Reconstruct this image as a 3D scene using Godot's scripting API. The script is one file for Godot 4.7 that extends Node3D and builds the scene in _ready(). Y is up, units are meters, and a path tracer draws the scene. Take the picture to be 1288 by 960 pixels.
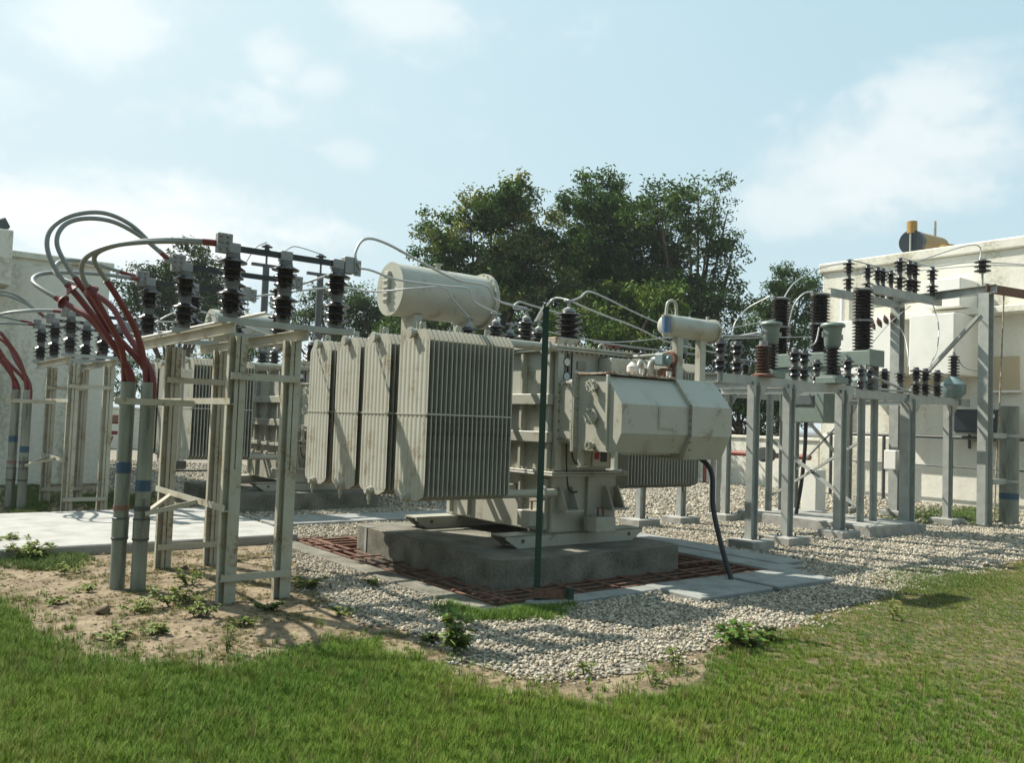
extends Node3D
# An outdoor substation yard. World axes follow the yard's own grid: +X runs along the bus frames,
# -Z runs along the row of bays ("a" below is -Z), y is up, metres. at_* turn pixels of the photograph into
# points on a named plane of the yard.

const YAW := deg_to_rad(-37.3)
const PITCH := deg_to_rad(2.75)
const ROLL := deg_to_rad(2.0)
const FOCAL := 1070.0
const EYE := Vector3(0, 1.65, 0)
const BAY := 7.2

var M := {}
var taken := {}
var view: Basis
var rng := RandomNumberGenerator.new()
var cache := {}


func P(b: float, y: float, a: float) -> Vector3:
	return Vector3(b, y, -a)


func ray(px: float, py: float) -> Vector3:
	return view * Vector3((px - 644.0) / FOCAL, -(py - 480.0) / FOCAL, -1.0)


func at_y(px: float, py: float, h := 0.0) -> Vector3:
	var d := ray(px, py)
	return EYE + d * ((h - EYE.y) / d.y)


func at_a(px: float, py: float, a: float) -> Vector3:
	var d := ray(px, py)
	return EYE + d * (-a / d.z)


func at_b(px: float, py: float, b: float) -> Vector3:
	var d := ray(px, py)
	return EYE + d * (b / d.x)


func at_d(px: float, py: float, depth: float) -> Vector3:
	return EYE + ray(px, py) * depth


# ---------------------------------------------------------------- mesh builder
class MB:
	var v := PackedVector3Array()
	var n := PackedVector3Array()
	var ix := PackedInt32Array()

	func tri(a: Vector3, b: Vector3, c: Vector3, na: Vector3, nb: Vector3, nc: Vector3) -> void:
		var g := (b - a).cross(c - a)
		var k := v.size()
		v.append(a); v.append(b); v.append(c)
		n.append(na); n.append(nb); n.append(nc)
		if g.dot(na + nb + nc) > 0.0:
			ix.append(k); ix.append(k + 2); ix.append(k + 1)
		else:
			ix.append(k); ix.append(k + 1); ix.append(k + 2)

	func quad4(a: Vector3, b: Vector3, c: Vector3, d: Vector3, na: Vector3, nb: Vector3, nc: Vector3, nd: Vector3) -> void:
		var g := (b - a).cross(c - a) + (c - a).cross(d - a)
		var k := v.size()
		v.append(a); v.append(b); v.append(c); v.append(d)
		n.append(na); n.append(nb); n.append(nc); n.append(nd)
		if g.dot(na + nb + nc + nd) > 0.0:
			ix.append_array([k, k + 2, k + 1, k, k + 3, k + 2])
		else:
			ix.append_array([k, k + 1, k + 2, k, k + 2, k + 3])

	func quad(a: Vector3, b: Vector3, c: Vector3, d: Vector3, out: Vector3) -> void:
		var m := (b - a).cross(d - a).normalized()
		if m.dot(out) < 0.0:
			m = -m
		quad4(a, b, c, d, m, m, m, m)

	# box with chamfered edges (ch = 0: plain)
	func box(c: Vector3, s: Vector3, ch := 0.0, bs := Basis()) -> MB:
		var h := s * 0.5
		var ax := [Vector3.RIGHT, Vector3.UP, Vector3.BACK]
		for i in 3:
			var j := (i + 1) % 3
			var k := (i + 2) % 3
			for sg in [-1.0, 1.0]:
				var o: Vector3 = ax[i] * h[i] * sg
				var u: Vector3 = ax[j] * (h[j] - ch)
				var w: Vector3 = ax[k] * (h[k] - ch)
				quad(c + bs * (o - u - w), c + bs * (o + u - w), c + bs * (o + u + w), c + bs * (o - u + w), bs * (ax[i] * sg))
				if ch > 0.0:
					for sj in [-1.0, 1.0]:
						var o2: Vector3 = ax[j] * h[j] * sj
						var a1: Vector3 = o + ax[j] * (h[j] - ch) * sj
						var a2: Vector3 = o2 + ax[i] * (h[i] - ch) * sg
						quad(c + bs * (a1 - w), c + bs * (a1 + w), c + bs * (a2 + w), c + bs * (a2 - w), bs * (ax[i] * sg + ax[j] * sj))
		if ch > 0.0:
			for x in [-1.0, 1.0]:
				for y in [-1.0, 1.0]:
					for z in [-1.0, 1.0]:
						var q := Vector3(h.x * x, h.y * y, h.z * z)
						var m: Vector3 = (bs * Vector3(x, y, z)).normalized()
						tri(c + bs * (q - Vector3(0, ch * y, ch * z)), c + bs * (q - Vector3(ch * x, 0, ch * z)), c + bs * (q - Vector3(ch * x, ch * y, 0)), m, m, m)
		return self

	# a bar of rectangular section between two points
	func bar(p: Vector3, q: Vector3, w: float, h: float, ch := 0.0) -> MB:
		var d := (q - p).normalized()
		var up := Vector3.UP if absf(d.y) < 0.95 else Vector3.BACK
		var x := up.cross(d).normalized()
		return box((p + q) * 0.5, Vector3(w, h, p.distance_to(q)), ch, Basis(x, d.cross(x), d))

	static func frame(d: Vector3) -> Basis:
		var up := Vector3.UP if absf(d.y) < 0.95 else Vector3.BACK
		var x := up.cross(d).normalized()
		return Basis(x, d.cross(x), d)

	# profile of (radius, height) pairs turned round the axis of xf's y
	func lathe(prof: Array, xf := Transform3D(), seg := 16) -> MB:
		var nn := []
		for i in prof.size() - 1:
			var e: Vector2 = prof[i + 1] - prof[i]
			nn.append(Vector2(e.y, -e.x).normalized())
		for i in prof.size() - 1:
			var p0: Vector2 = prof[i]
			var p1: Vector2 = prof[i + 1]
			var n0: Vector2 = nn[i]
			var n1: Vector2 = nn[i]
			if i > 0 and n0.dot(nn[i - 1]) > 0.75:
				n0 = (n0 + nn[i - 1]).normalized()
			if i < nn.size() - 1 and n1.dot(nn[i + 1]) > 0.75:
				n1 = (n1 + nn[i + 1]).normalized()
			for k in seg:
				var a := TAU * k / seg
				var b := TAU * (k + 1) / seg
				var ca := Vector3(cos(a), 0, sin(a))
				var cb := Vector3(cos(b), 0, sin(b))
				var up := Vector3.UP
				var m0a := (xf.basis * (ca * n0.x + up * n0.y)).normalized()
				var m0b := (xf.basis * (cb * n0.x + up * n0.y)).normalized()
				var m1a := (xf.basis * (ca * n1.x + up * n1.y)).normalized()
				var m1b := (xf.basis * (cb * n1.x + up * n1.y)).normalized()
				if p0.x < 1e-5:
					tri(xf * (up * p0.y), xf * (cb * p1.x + up * p1.y), xf * (ca * p1.x + up * p1.y), m0a, m1b, m1a)
				elif p1.x < 1e-5:
					tri(xf * (ca * p0.x + up * p0.y), xf * (cb * p0.x + up * p0.y), xf * (up * p1.y), m0a, m0b, m1a)
				else:
					quad4(xf * (ca * p0.x + up * p0.y), xf * (cb * p0.x + up * p0.y), xf * (cb * p1.x + up * p1.y), xf * (ca * p1.x + up * p1.y), m0a, m0b, m1b, m1a)
		return self

	# solid cylinder from p to q
	func cyl(p: Vector3, q: Vector3, r: float, seg := 12, r2 := -1.0) -> MB:
		var d := (q - p)
		var f := MB.frame(d.normalized())
		var xf := Transform3D(Basis(f.x, f.z, -f.y), p)
		var l := d.length()
		if r2 < 0.0:
			r2 = r
		return lathe([Vector2(0, 0), Vector2(r, 0), Vector2(r2, l), Vector2(0, l)], xf, seg)

	# round tube along points
	func tube(pts: Array, r: float, seg := 7, r_end := -1.0) -> MB:
		var k := pts.size()
		var rings := []
		var last := Vector3.ZERO
		for i in k:
			var d: Vector3 = (pts[mini(i + 1, k - 1)] - pts[maxi(i - 1, 0)]).normalized()
			var x: Vector3
			if i == 0:
				x = MB.frame(d).x
			else:
				x = (last - d * last.dot(d)).normalized()
			last = x
			var y := d.cross(x)
			var rr: float = r if r_end < 0.0 else lerpf(r, r_end, float(i) / (k - 1))
			var ring := []
			for s in seg:
				var t := TAU * s / seg
				ring.append([pts[i] + (x * cos(t) + y * sin(t)) * rr, x * cos(t) + y * sin(t)])
			rings.append(ring)
		for i in k - 1:
			for s in seg:
				var s2: int = (s + 1) % seg
				quad4(rings[i][s][0], rings[i][s2][0], rings[i + 1][s2][0], rings[i + 1][s][0], rings[i][s][1], rings[i][s2][1], rings[i + 1][s2][1], rings[i + 1][s][1])
		for e in [0, k - 1]:
			var out: Vector3 = (pts[0] - pts[1]).normalized() if e == 0 else (pts[k - 1] - pts[k - 2]).normalized()
			for s in seg - 2:
				tri(rings[e][0][0], rings[e][s + 1][0], rings[e][s + 2][0], out, out, out)
		return self

	# polygon (x, y) pushed from z0 to z1 of xf
	func prism(poly: PackedVector2Array, z0: float, z1: float, xf := Transform3D(), caps := true) -> MB:
		var k := poly.size()
		var cw := Geometry2D.is_polygon_clockwise(poly)
		for i in k:
			var p := poly[i]
			var q := poly[(i + 1) % k]
			var e := q - p
			var o := Vector3(e.y, -e.x, 0) * (-1.0 if cw else 1.0)
			quad(xf * Vector3(p.x, p.y, z0), xf * Vector3(q.x, q.y, z0), xf * Vector3(q.x, q.y, z1), xf * Vector3(p.x, p.y, z1), xf.basis * o)
		if caps:
			var t := Geometry2D.triangulate_polygon(poly)
			for z in [z0, z1]:
				var m := (xf.basis * Vector3(0, 0, signf(z - (z0 + z1) * 0.5))).normalized()
				for i in range(0, t.size(), 3):
					var a := poly[t[i]]
					var b := poly[t[i + 1]]
					var c := poly[t[i + 2]]
					tri(xf * Vector3(a.x, a.y, z), xf * Vector3(b.x, b.y, z), xf * Vector3(c.x, c.y, z), m, m, m)
		return self

	# rolled section (polygon in the cross plane) between two points; spin turns it about its run
	func section(poly: PackedVector2Array, p: Vector3, q: Vector3, spin := 0.0) -> MB:
		var d := (q - p).normalized()
		var f := MB.frame(d).rotated(d, spin)
		return prism(poly, 0.0, p.distance_to(q), Transform3D(f, p))

	func done() -> ArrayMesh:
		var arr := []
		arr.resize(Mesh.ARRAY_MAX)
		arr[Mesh.ARRAY_VERTEX] = v
		arr[Mesh.ARRAY_NORMAL] = n
		arr[Mesh.ARRAY_INDEX] = ix
		var m := ArrayMesh.new()
		m.add_surface_from_arrays(Mesh.PRIMITIVE_TRIANGLES, arr)
		return m


func channel(w: float, h: float, t: float) -> PackedVector2Array:
	return PackedVector2Array([Vector2(-w / 2, -h / 2), Vector2(w / 2, -h / 2), Vector2(w / 2, -h / 2 + t), Vector2(-w / 2 + t, -h / 2 + t), Vector2(-w / 2 + t, h / 2 - t), Vector2(w / 2, h / 2 - t), Vector2(w / 2, h / 2), Vector2(-w / 2, h / 2)])


func ibeam(w: float, h: float, t: float) -> PackedVector2Array:
	var a := t / 2
	return PackedVector2Array([Vector2(-w / 2, -h / 2), Vector2(w / 2, -h / 2), Vector2(w / 2, -h / 2 + t), Vector2(a, -h / 2 + t), Vector2(a, h / 2 - t), Vector2(w / 2, h / 2 - t), Vector2(w / 2, h / 2), Vector2(-w / 2, h / 2), Vector2(-w / 2, h / 2 - t), Vector2(-a, h / 2 - t), Vector2(-a, -h / 2 + t), Vector2(-w / 2, -h / 2 + t)])


func angle(w: float, t: float) -> PackedVector2Array:
	return PackedVector2Array([Vector2(0, 0), Vector2(w, 0), Vector2(w, t), Vector2(t, t), Vector2(t, w), Vector2(0, w)])


func spline(pts: Array, step := 6) -> Array:
	var out := []
	for i in pts.size() - 1:
		var p0: Vector3 = pts[maxi(i - 1, 0)]
		var p1: Vector3 = pts[i]
		var p2: Vector3 = pts[i + 1]
		var p3: Vector3 = pts[mini(i + 2, pts.size() - 1)]
		for k in step:
			out.append(p1.cubic_interpolate(p2, p0, p3, float(k) / step))
	out.append(pts[-1])
	return out


# ---------------------------------------------------------------- nodes
func numbered(called: String) -> String:
	var k: int = taken.get(called, 0)
	taken[called] = k + 1
	return called if k == 0 else "%s_%03d" % [called, k]


func tag(o: Node, label: String, category: String, group := "", kind := "") -> Node:
	o.set_meta("label", label)
	if category:
		o.set_meta("category", category)
	if group:
		o.set_meta("group", group)
	if kind:
		o.set_meta("kind", kind)
	return o


func thing(called: String, label: String, category: String, at := Vector3.ZERO, group := "") -> Node3D:
	var o := Node3D.new()
	o.name = numbered(called)
	add_child(o)
	o.position = at
	tag(o, label, category, group)
	return o


func part(parent: Node, called: String, mesh: Mesh, mat: Material, at := Vector3.ZERO, bs := Basis()) -> MeshInstance3D:
	var o := MeshInstance3D.new()
	o.name = called
	o.mesh = mesh
	o.material_override = mat
	o.transform = Transform3D(bs, at)
	parent.add_child(o, true)
	if called.ends_with("bolts"):
		o.set_meta("kind", "stuff")
	return o


func solo(called: String, label: String, category: String, mesh: Mesh, mat: Material, at := Vector3.ZERO, group := "") -> MeshInstance3D:
	var o := part(self, numbered(called), mesh, mat, at)
	tag(o, label, category, group)
	return o


func struct(called: String, mesh: Mesh, mat: Material, at := Vector3.ZERO) -> MeshInstance3D:
	var o := part(self, numbered(called), mesh, mat, at)
	o.set_meta("kind", "structure")
	return o


func many(parent: Node, called: String, mesh: Mesh, mat: Material, xf: Array, cols: Array) -> MultiMeshInstance3D:
	var mm := MultiMesh.new()
	mm.transform_format = MultiMesh.TRANSFORM_3D
	mm.use_colors = true
	mm.mesh = mesh
	mm.instance_count = xf.size()
	for i in xf.size():
		mm.set_instance_transform(i, xf[i])
		mm.set_instance_color(i, cols[i])
	var o := MultiMeshInstance3D.new()
	o.name = called
	o.multimesh = mm
	o.material_override = mat
	parent.add_child(o, true)
	return o


# ---------------------------------------------------------------- materials
const DIM := 0.76


func lin(r: float, g: float, b: float) -> Color:
	return Color(r, g, b).linear_to_srgb()


# a seamless texture between colours (linear), by two layers of noise; stretch > 1 draws vertical streaks
func blotch(size: int, cols: Array, freq: float, fine: float, mix_fine: float, sd: int, contrast := 1.0, streak := false) -> ImageTexture:
	var f := FastNoiseLite.new()
	f.noise_type = FastNoiseLite.TYPE_SIMPLEX
	f.seed = sd
	f.frequency = freq
	f.fractal_octaves = 4
	var g := FastNoiseLite.new()
	g.noise_type = FastNoiseLite.TYPE_SIMPLEX
	g.seed = sd + 7
	g.frequency = fine
	g.fractal_octaves = 3
	var a := f.get_seamless_image(size, size)
	var b := g.get_seamless_image(size, size)
	var ad := a.get_data()
	var bd := b.get_data()
	var out := PackedByteArray()
	out.resize(size * size * 3)
	var lut := []
	for i in 256:
		var t: float = clampf((i / 255.0 - 0.5) * contrast + 0.5, 0.0, 1.0) * (cols.size() - 1)
		var k := mini(int(t), cols.size() - 2)
		var c: Color = ((cols[k] as Color).lerp(cols[k + 1], t - k) * DIM).linear_to_srgb()
		lut.append([int(c.r * 255.0), int(c.g * 255.0), int(c.b * 255.0)])
	for i in size * size:
		var q := i
		if streak:
			q = (i / size / 8) * size + i % size
		var t := int(ad[q] * (1.0 - mix_fine) + bd[i] * mix_fine)
		var c: Array = lut[t]
		out[i * 3] = c[0]
		out[i * 3 + 1] = c[1]
		out[i * 3 + 2] = c[2]
	return ImageTexture.create_from_image(Image.create_from_data(size, size, false, Image.FORMAT_RGB8, out))


func grey_noise(size: int, freq: float, sd: int, oct := 4, cellular := false) -> ImageTexture:
	var f := FastNoiseLite.new()
	f.noise_type = FastNoiseLite.TYPE_CELLULAR if cellular else FastNoiseLite.TYPE_SIMPLEX
	f.seed = sd
	f.frequency = freq
	f.fractal_octaves = oct
	return ImageTexture.create_from_image(f.get_seamless_image(size, size))


func mat(called: String, c: Color, rough := 0.6, metal := 0.0, tex: Texture2D = null, scale := 1.0, bump: Texture2D = null, depth := 0.0, world := true) -> StandardMaterial3D:
	var m := StandardMaterial3D.new()
	m.resource_name = called
	m.albedo_color = c if tex == null else Color.WHITE
	m.roughness = rough
	m.metallic = metal
	if tex:
		m.albedo_texture = tex
	if tex or bump:
		m.uv1_triplanar = true
		m.uv1_world_triplanar = world
		m.uv1_scale = Vector3.ONE * scale
	if bump:
		m.heightmap_enabled = true
		m.heightmap_texture = bump
		m.heightmap_scale = depth
	M[called] = m
	return m


func materials() -> void:
	var fine := grey_noise(256, 0.05, 3)
	var pits := grey_noise(512, 0.03, 5, 5)
	# cream-grey transformer enamel, dusty and lightly stained
	mat("cream", Color.WHITE, 0.42, 0.0, blotch(512, [Color(0.30, 0.255, 0.175), Color(0.44, 0.43, 0.345), Color(0.48, 0.475, 0.395), Color(0.495, 0.49, 0.41), Color(0.49, 0.485, 0.405), Color(0.51, 0.505, 0.43)], 0.006, 0.05, 0.26, 11, 1.45), 0.7, fine, 0.02)
	# frame enamel, older, with yellowing and rust blooms
	mat("frame", Color.WHITE, 0.55, 0.0, blotch(512, [Color(0.28, 0.20, 0.11), Color(0.46, 0.43, 0.32), Color(0.50, 0.475, 0.37), Color(0.52, 0.50, 0.405), Color(0.53, 0.51, 0.42)], 0.008, 0.06, 0.3, 21, 1.5), 0.6, fine, 0.03)
	mat("galv", Color.WHITE, 0.5, 0.12, blotch(512, [Color(0.36, 0.375, 0.345), Color(0.43, 0.45, 0.415), Color(0.48, 0.50, 0.465)], 0.008, 0.10, 0.25, 31, 1.4), 0.9, fine, 0.02)
	mat("cap_iron", Color.WHITE, 0.6, 0.1, blotch(256, [Color(0.10, 0.10, 0.095), Color(0.19, 0.19, 0.18)], 0.03, 0.15, 0.5, 34, 1.4), 3.0)
	mat("alloy", Color.WHITE, 0.5, 0.3, blotch(256, [Color(0.27, 0.28, 0.27), Color(0.40, 0.41, 0.395)], 0.03, 0.15, 0.5, 33, 1.4), 3.0)
	mat("concrete", Color.WHITE, 0.9, 0.0, blotch(512, [Color(0.26, 0.26, 0.235), Color(0.37, 0.365, 0.33), Color(0.43, 0.42, 0.385)], 0.01, 0.11, 0.42, 41, 1.7), 0.6, pits, 0.25)
	mat("slab", Color.WHITE, 0.9, 0.0, blotch(512, [Color(0.29, 0.29, 0.27), Color(0.40, 0.395, 0.365), Color(0.45, 0.44, 0.415)], 0.008, 0.11, 0.38, 43, 1.6), 0.45, pits, 0.2)
	mat("cover", Color.WHITE, 0.85, 0.0, blotch(512, [Color(0.21, 0.22, 0.205), Color(0.30, 0.31, 0.29), Color(0.34, 0.35, 0.33)], 0.008, 0.1, 0.35, 45, 1.5), 0.6, pits, 0.15)
	mat("plinth", Color.WHITE, 0.92, 0.0, blotch(512, [Color(0.10, 0.095, 0.07), Color(0.17, 0.162, 0.125), Color(0.195, 0.185, 0.145), Color(0.27, 0.255, 0.205)], 0.008, 0.1, 0.42, 47, 1.9), 0.45, pits, 0.3)
	mat("rust", Color.WHITE, 0.85, 0.0, blotch(256, [Color(0.09, 0.035, 0.02), Color(0.19, 0.085, 0.05), Color(0.26, 0.15, 0.10)], 0.03, 0.14, 0.5, 51, 1.6), 2.0, fine, 0.1)
	mat("rust_stain", Color.WHITE, 0.7, 0.0, blotch(256, [Color(0.22, 0.10, 0.05), Color(0.35, 0.24, 0.15), Color(0.44, 0.41, 0.33), Color(0.46, 0.44, 0.36)], 0.015, 0.12, 0.3, 53, 1.9), 1.6)
	mat("porcelain", Color.WHITE, 0.22, 0.0, blotch(256, [Color(0.016, 0.013, 0.013), Color(0.026, 0.021, 0.020), Color(0.045, 0.041, 0.039)], 0.03, 0.12, 0.4, 61, 1.5), 2.0)
	mat("brown_glaze", Color.WHITE, 0.25, 0.0, blotch(256, [Color(0.085, 0.042, 0.028), Color(0.13, 0.07, 0.048)], 0.03, 0.12, 0.4, 63, 1.5), 2.0)
	mat("green_grey", Color.WHITE, 0.5, 0.0, blotch(256, [Color(0.175, 0.225, 0.19), Color(0.215, 0.275, 0.235)], 0.015, 0.1, 0.3, 71, 1.4), 1.0, fine, 0.02)
	mat("steel_blue", Color.WHITE, 0.5, 0.0, blotch(256, [Color(0.16, 0.235, 0.23), Color(0.21, 0.295, 0.285)], 0.015, 0.1, 0.3, 72, 1.4), 1.0)
	mat("dark_green", Color.WHITE, 0.7, 0.0, blotch(256, [Color(0.008, 0.036, 0.023), Color(0.013, 0.050, 0.033)], 0.03, 0.12, 0.4, 73, 1.4), 2.0)
	mat("dark_steel", Color.WHITE, 0.5, 0.3, blotch(256, [Color(0.07, 0.075, 0.075), Color(0.12, 0.125, 0.125)], 0.03, 0.12, 0.4, 75, 1.4), 2.0)
	mat("bus_black", Color(0.16, 0.17, 0.17), 0.45, 0.2)
	mat("cable_grey", Color.WHITE, 0.5, 0.0, blotch(256, [Color(0.24, 0.265, 0.25), Color(0.32, 0.345, 0.325)], 0.02, 0.1, 0.4, 77, 1.4), 3.0)
	mat("cable_red", Color.WHITE, 0.5, 0.0, blotch(256, [Color(0.14, 0.020, 0.020), Color(0.23, 0.032, 0.032)], 0.02, 0.1, 0.4, 79, 1.4), 3.0)
	mat("cable_black", Color(0.09, 0.09, 0.09), 0.5)
	mat("pipe", Color.WHITE, 0.5, 0.15, blotch(512, [Color(0.10, 0.105, 0.075), Color(0.20, 0.22, 0.175), Color(0.26, 0.285, 0.235), Color(0.32, 0.35, 0.30)], 0.012, 0.08, 0.35, 81, 1.7, true), 1.2, fine, 0.03)
	mat("blue_tape", lin(0.02, 0.06, 0.11), 0.5)
	mat("red_band", Color.WHITE, 0.6, 0.0, blotch(256, [Color(0.22, 0.06, 0.04), Color(0.30, 0.19, 0.15)], 0.05, 0.15, 0.4, 83, 1.7), 4.0)
	mat("wire", lin(0.42, 0.43, 0.42), 0.45, 0.4)
	mat("bolt", lin(0.22, 0.20, 0.17), 0.5, 0.4)
	mat("plaster", Color.WHITE, 0.9, 0.0, blotch(512, [Color(0.50, 0.47, 0.36), Color(0.78, 0.755, 0.64), Color(0.84, 0.82, 0.72), Color(0.87, 0.855, 0.77)], 0.007, 0.07, 0.28, 91, 1.5, true), 0.22, pits, 0.35)
	mat("shell_white", Color.WHITE, 0.85, 0.0, blotch(512, [Color(0.84, 0.83, 0.75), Color(0.92, 0.91, 0.84), Color(0.94, 0.93, 0.87)], 0.006, 0.06, 0.25, 93, 1.4), 0.25, pits, 0.1)
	mat("opening", lin(0.40, 0.34, 0.23), 0.8)
	mat("black_plastic", lin(0.012, 0.018, 0.024), 0.35)
	mat("yellow_shell", Color.WHITE, 0.5, 0.0, blotch(256, [Color(0.30, 0.17, 0.035), Color(0.42, 0.25, 0.05)], 0.02, 0.1, 0.4, 97, 1.4), 1.0)
	mat("red_paint", Color.WHITE, 0.6, 0.0, blotch(256, [Color(0.19, 0.035, 0.022), Color(0.28, 0.055, 0.038)], 0.03, 0.1, 0.4, 98, 1.4), 2.0)
	mat("blue_gel", lin(0.10, 0.16, 0.26), 0.25)
	mat("sign_white", lin(0.55, 0.53, 0.47), 0.6)
	mat("sign_red", lin(0.33, 0.03, 0.025), 0.6)
	mat("glass_dark", lin(0.10, 0.12, 0.12), 0.12)
	mat("bark", Color.WHITE, 0.95, 0.0, blotch(256, [Color(0.05, 0.037, 0.026), Color(0.11, 0.085, 0.06)], 0.04, 0.12, 0.4, 99, 1.6), 1.0, pits, 2.0)
	mat("soil", Color.WHITE, 1.0, 0.0, blotch(1024, [Color(0.11, 0.078, 0.042), Color(0.195, 0.145, 0.085), Color(0.255, 0.196, 0.122), Color(0.31, 0.245, 0.158)], 0.006, 0.07, 0.4, 101, 1.7), 0.30, grey_noise(512, 0.04, 6, 5), 2.2)
	mat("gravel_bed", Color.WHITE, 1.0, 0.0, blotch(512, [Color(0.08, 0.07, 0.05), Color(0.20, 0.175, 0.13), Color(0.32, 0.29, 0.23), Color(0.46, 0.43, 0.36)], 0.06, 0.14, 0.5, 103, 2.4), 0.5, grey_noise(512, 0.07, 8, 2, true), 2.5)
	mat("turf_soil", Color.WHITE, 1.0, 0.0, blotch(512, [Color(0.045, 0.055, 0.016), Color(0.085, 0.08, 0.03), Color(0.17, 0.13, 0.065), Color(0.22, 0.165, 0.09)], 0.02, 0.1, 0.4, 105, 1.6), 0.5)
	for k in [["leaf", 0.6], ["grass", 0.35], ["stone", 0.0], ["weed", 0.4]]:
		var m := StandardMaterial3D.new()
		m.resource_name = k[0]
		m.vertex_color_use_as_albedo = true
		m.roughness = 0.8 if k[0] != "stone" else 0.9
		m.metallic_specular = 0.25
		m.cull_mode = BaseMaterial3D.CULL_DISABLED
		if k[1] > 0.0:
			m.backlight_enabled = true
			m.backlight = Color(k[1], k[1], k[1] * 0.5)
		M[k[0]] = m


# ---------------------------------------------------------------- camera, sky, sun
func sun_dir() -> Vector3:
	var el := deg_to_rad(47.0)
	var az := deg_to_rad(24.0)
	return Vector3(-sin(az) * cos(el), sin(el), -cos(az) * cos(el))


func sky_image() -> ImageTexture:
	var w := 1536
	var h := 768
	var img := Image.create(w, h, false, Image.FORMAT_RGBF)
	var f := FastNoiseLite.new()
	f.seed = 4
	f.frequency = 3.2
	f.fractal_octaves = 6
	f.fractal_gain = 0.55
	f.domain_warp_enabled = true
	f.domain_warp_amplitude = 0.25
	f.domain_warp_frequency = 2.0
	var big := FastNoiseLite.new()
	big.seed = 19
	big.frequency = 0.9
	big.fractal_octaves = 2
	var s := sun_dir()
	# cloud banks: direction of the middle, half-width, half-height (radians), density
	var banks := []
	for k in [[150, 285, 0.26, 0.07, 1.0], [1110, 200, 0.14, 0.075, 0.8], [1190, 120, 0.08, 0.05, 0.7], [350, 72, 0.045, 0.035, 0.6], [402, 100, 0.04, 0.025, 0.5], [130, 35, 0.09, 0.05, 0.65], [500, 12, 0.08, 0.035, 0.6], [440, 190, 0.04, 0.02, 0.35], [1010, 250, 0.10, 0.05, 0.6]]:
		banks.append([ray(k[0], k[1]).normalized(), k[2], k[3], k[4]])
	for r in h:
		var phi := (0.5 - (r + 0.5) / h) * PI
		var y := sin(phi)
		for c in w:
			var u := TAU * (c + 0.5) / w
			var d := Vector3(sin(u) * cos(phi), y, -cos(u) * cos(phi))
			if y < -0.03:
				img.set_pixel(c, r, Color(0.20, 0.19, 0.15))
				continue
			var t := clampf(y, 0.0, 1.0)
			var col := Color(0.63, 0.765, 0.805).lerp(Color(0.275, 0.53, 0.68), 1.0 - pow(1.0 - t, 2.4))
			var ang := d.angle_to(s)
			var glow := exp(-pow(ang / 0.90, 1.5))
			col = col.lerp(Color(0.95, 1.06, 1.06), clampf(glow * 0.95, 0.0, 0.92))
			var q := d / maxf(y + 0.35, 0.12)
			var nz := f.get_noise_3d(q.x * 1.3, q.y * 2.0, q.z * 1.3) * 0.5 + 0.5
			var bg := big.get_noise_3d(q.x, q.y, q.z) * 0.5 + 0.5
			var cov := smoothstep(0.58, 0.86, nz * 0.6 + bg * 0.5) * 0.5
			for b in banks:
				var o: Vector3 = b[0]
				if d.dot(o) < 0.7:
					continue
				var side := Vector3.UP.cross(o).normalized()
				var du: float = (d - o).dot(side) / b[1]
				var dv: float = (d - o).dot(o.cross(side)) / b[2]
				var e := exp(-(du * du + dv * dv))
				cov = maxf(cov, b[3] * smoothstep(0.44, 0.86, e * 0.55 + nz * 0.62 * minf(1.0, e * 3.0)))
			col = col.lerp(Color(0.93, 0.955, 0.95) * (1.0 + 0.15 * glow), clampf(cov * 0.85, 0.0, 0.85))
			img.set_pixel(c, r, col)
	return ImageTexture.create_from_image(img)


func surroundings() -> void:
	view = Basis.from_euler(Vector3(PITCH, YAW, ROLL))
	var cam := Camera3D.new()
	cam.name = "camera"
	cam.position = EYE
	cam.basis = view
	cam.fov = rad_to_deg(2.0 * atan(480.0 / FOCAL))
	cam.far = 600.0
	cam.current = true
	add_child(cam)
	var env := Environment.new()
	env.background_mode = Environment.BG_SKY
	var sky := Sky.new()
	var pan := PanoramaSkyMaterial.new()
	pan.panorama = sky_image()
	sky.sky_material = pan
	env.sky = sky
	env.background_energy_multiplier = 0.60
	env.tonemap_mode = Environment.TONE_MAPPER_LINEAR
	env.tonemap_exposure = 1.78
	env.sdfgi_enabled = true
	env.ssao_enabled = true
	env.ssil_enabled = true
	env.fog_enabled = true
	env.fog_density = 0.0006
	env.fog_light_color = Color(0.92, 0.95, 0.95)
	var we := WorldEnvironment.new()
	we.name = "environment"
	we.environment = env
	add_child(we)
	var sun := DirectionalLight3D.new()
	sun.name = "sun"
	sun.light_energy = 1.6
	sun.light_color = Color(1.0, 0.975, 0.925)
	sun.light_angular_distance = 0.5
	sun.shadow_enabled = true
	add_child(sun)
	sun.look_at_from_position(Vector3.ZERO, -sun_dir(), Vector3.UP)


# ---------------------------------------------------------------- power transformer
const SIDEWAYS := Basis(Vector3(0, 0, -1), Vector3(0, 1, 0), Vector3(1, 0, 0))


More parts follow.
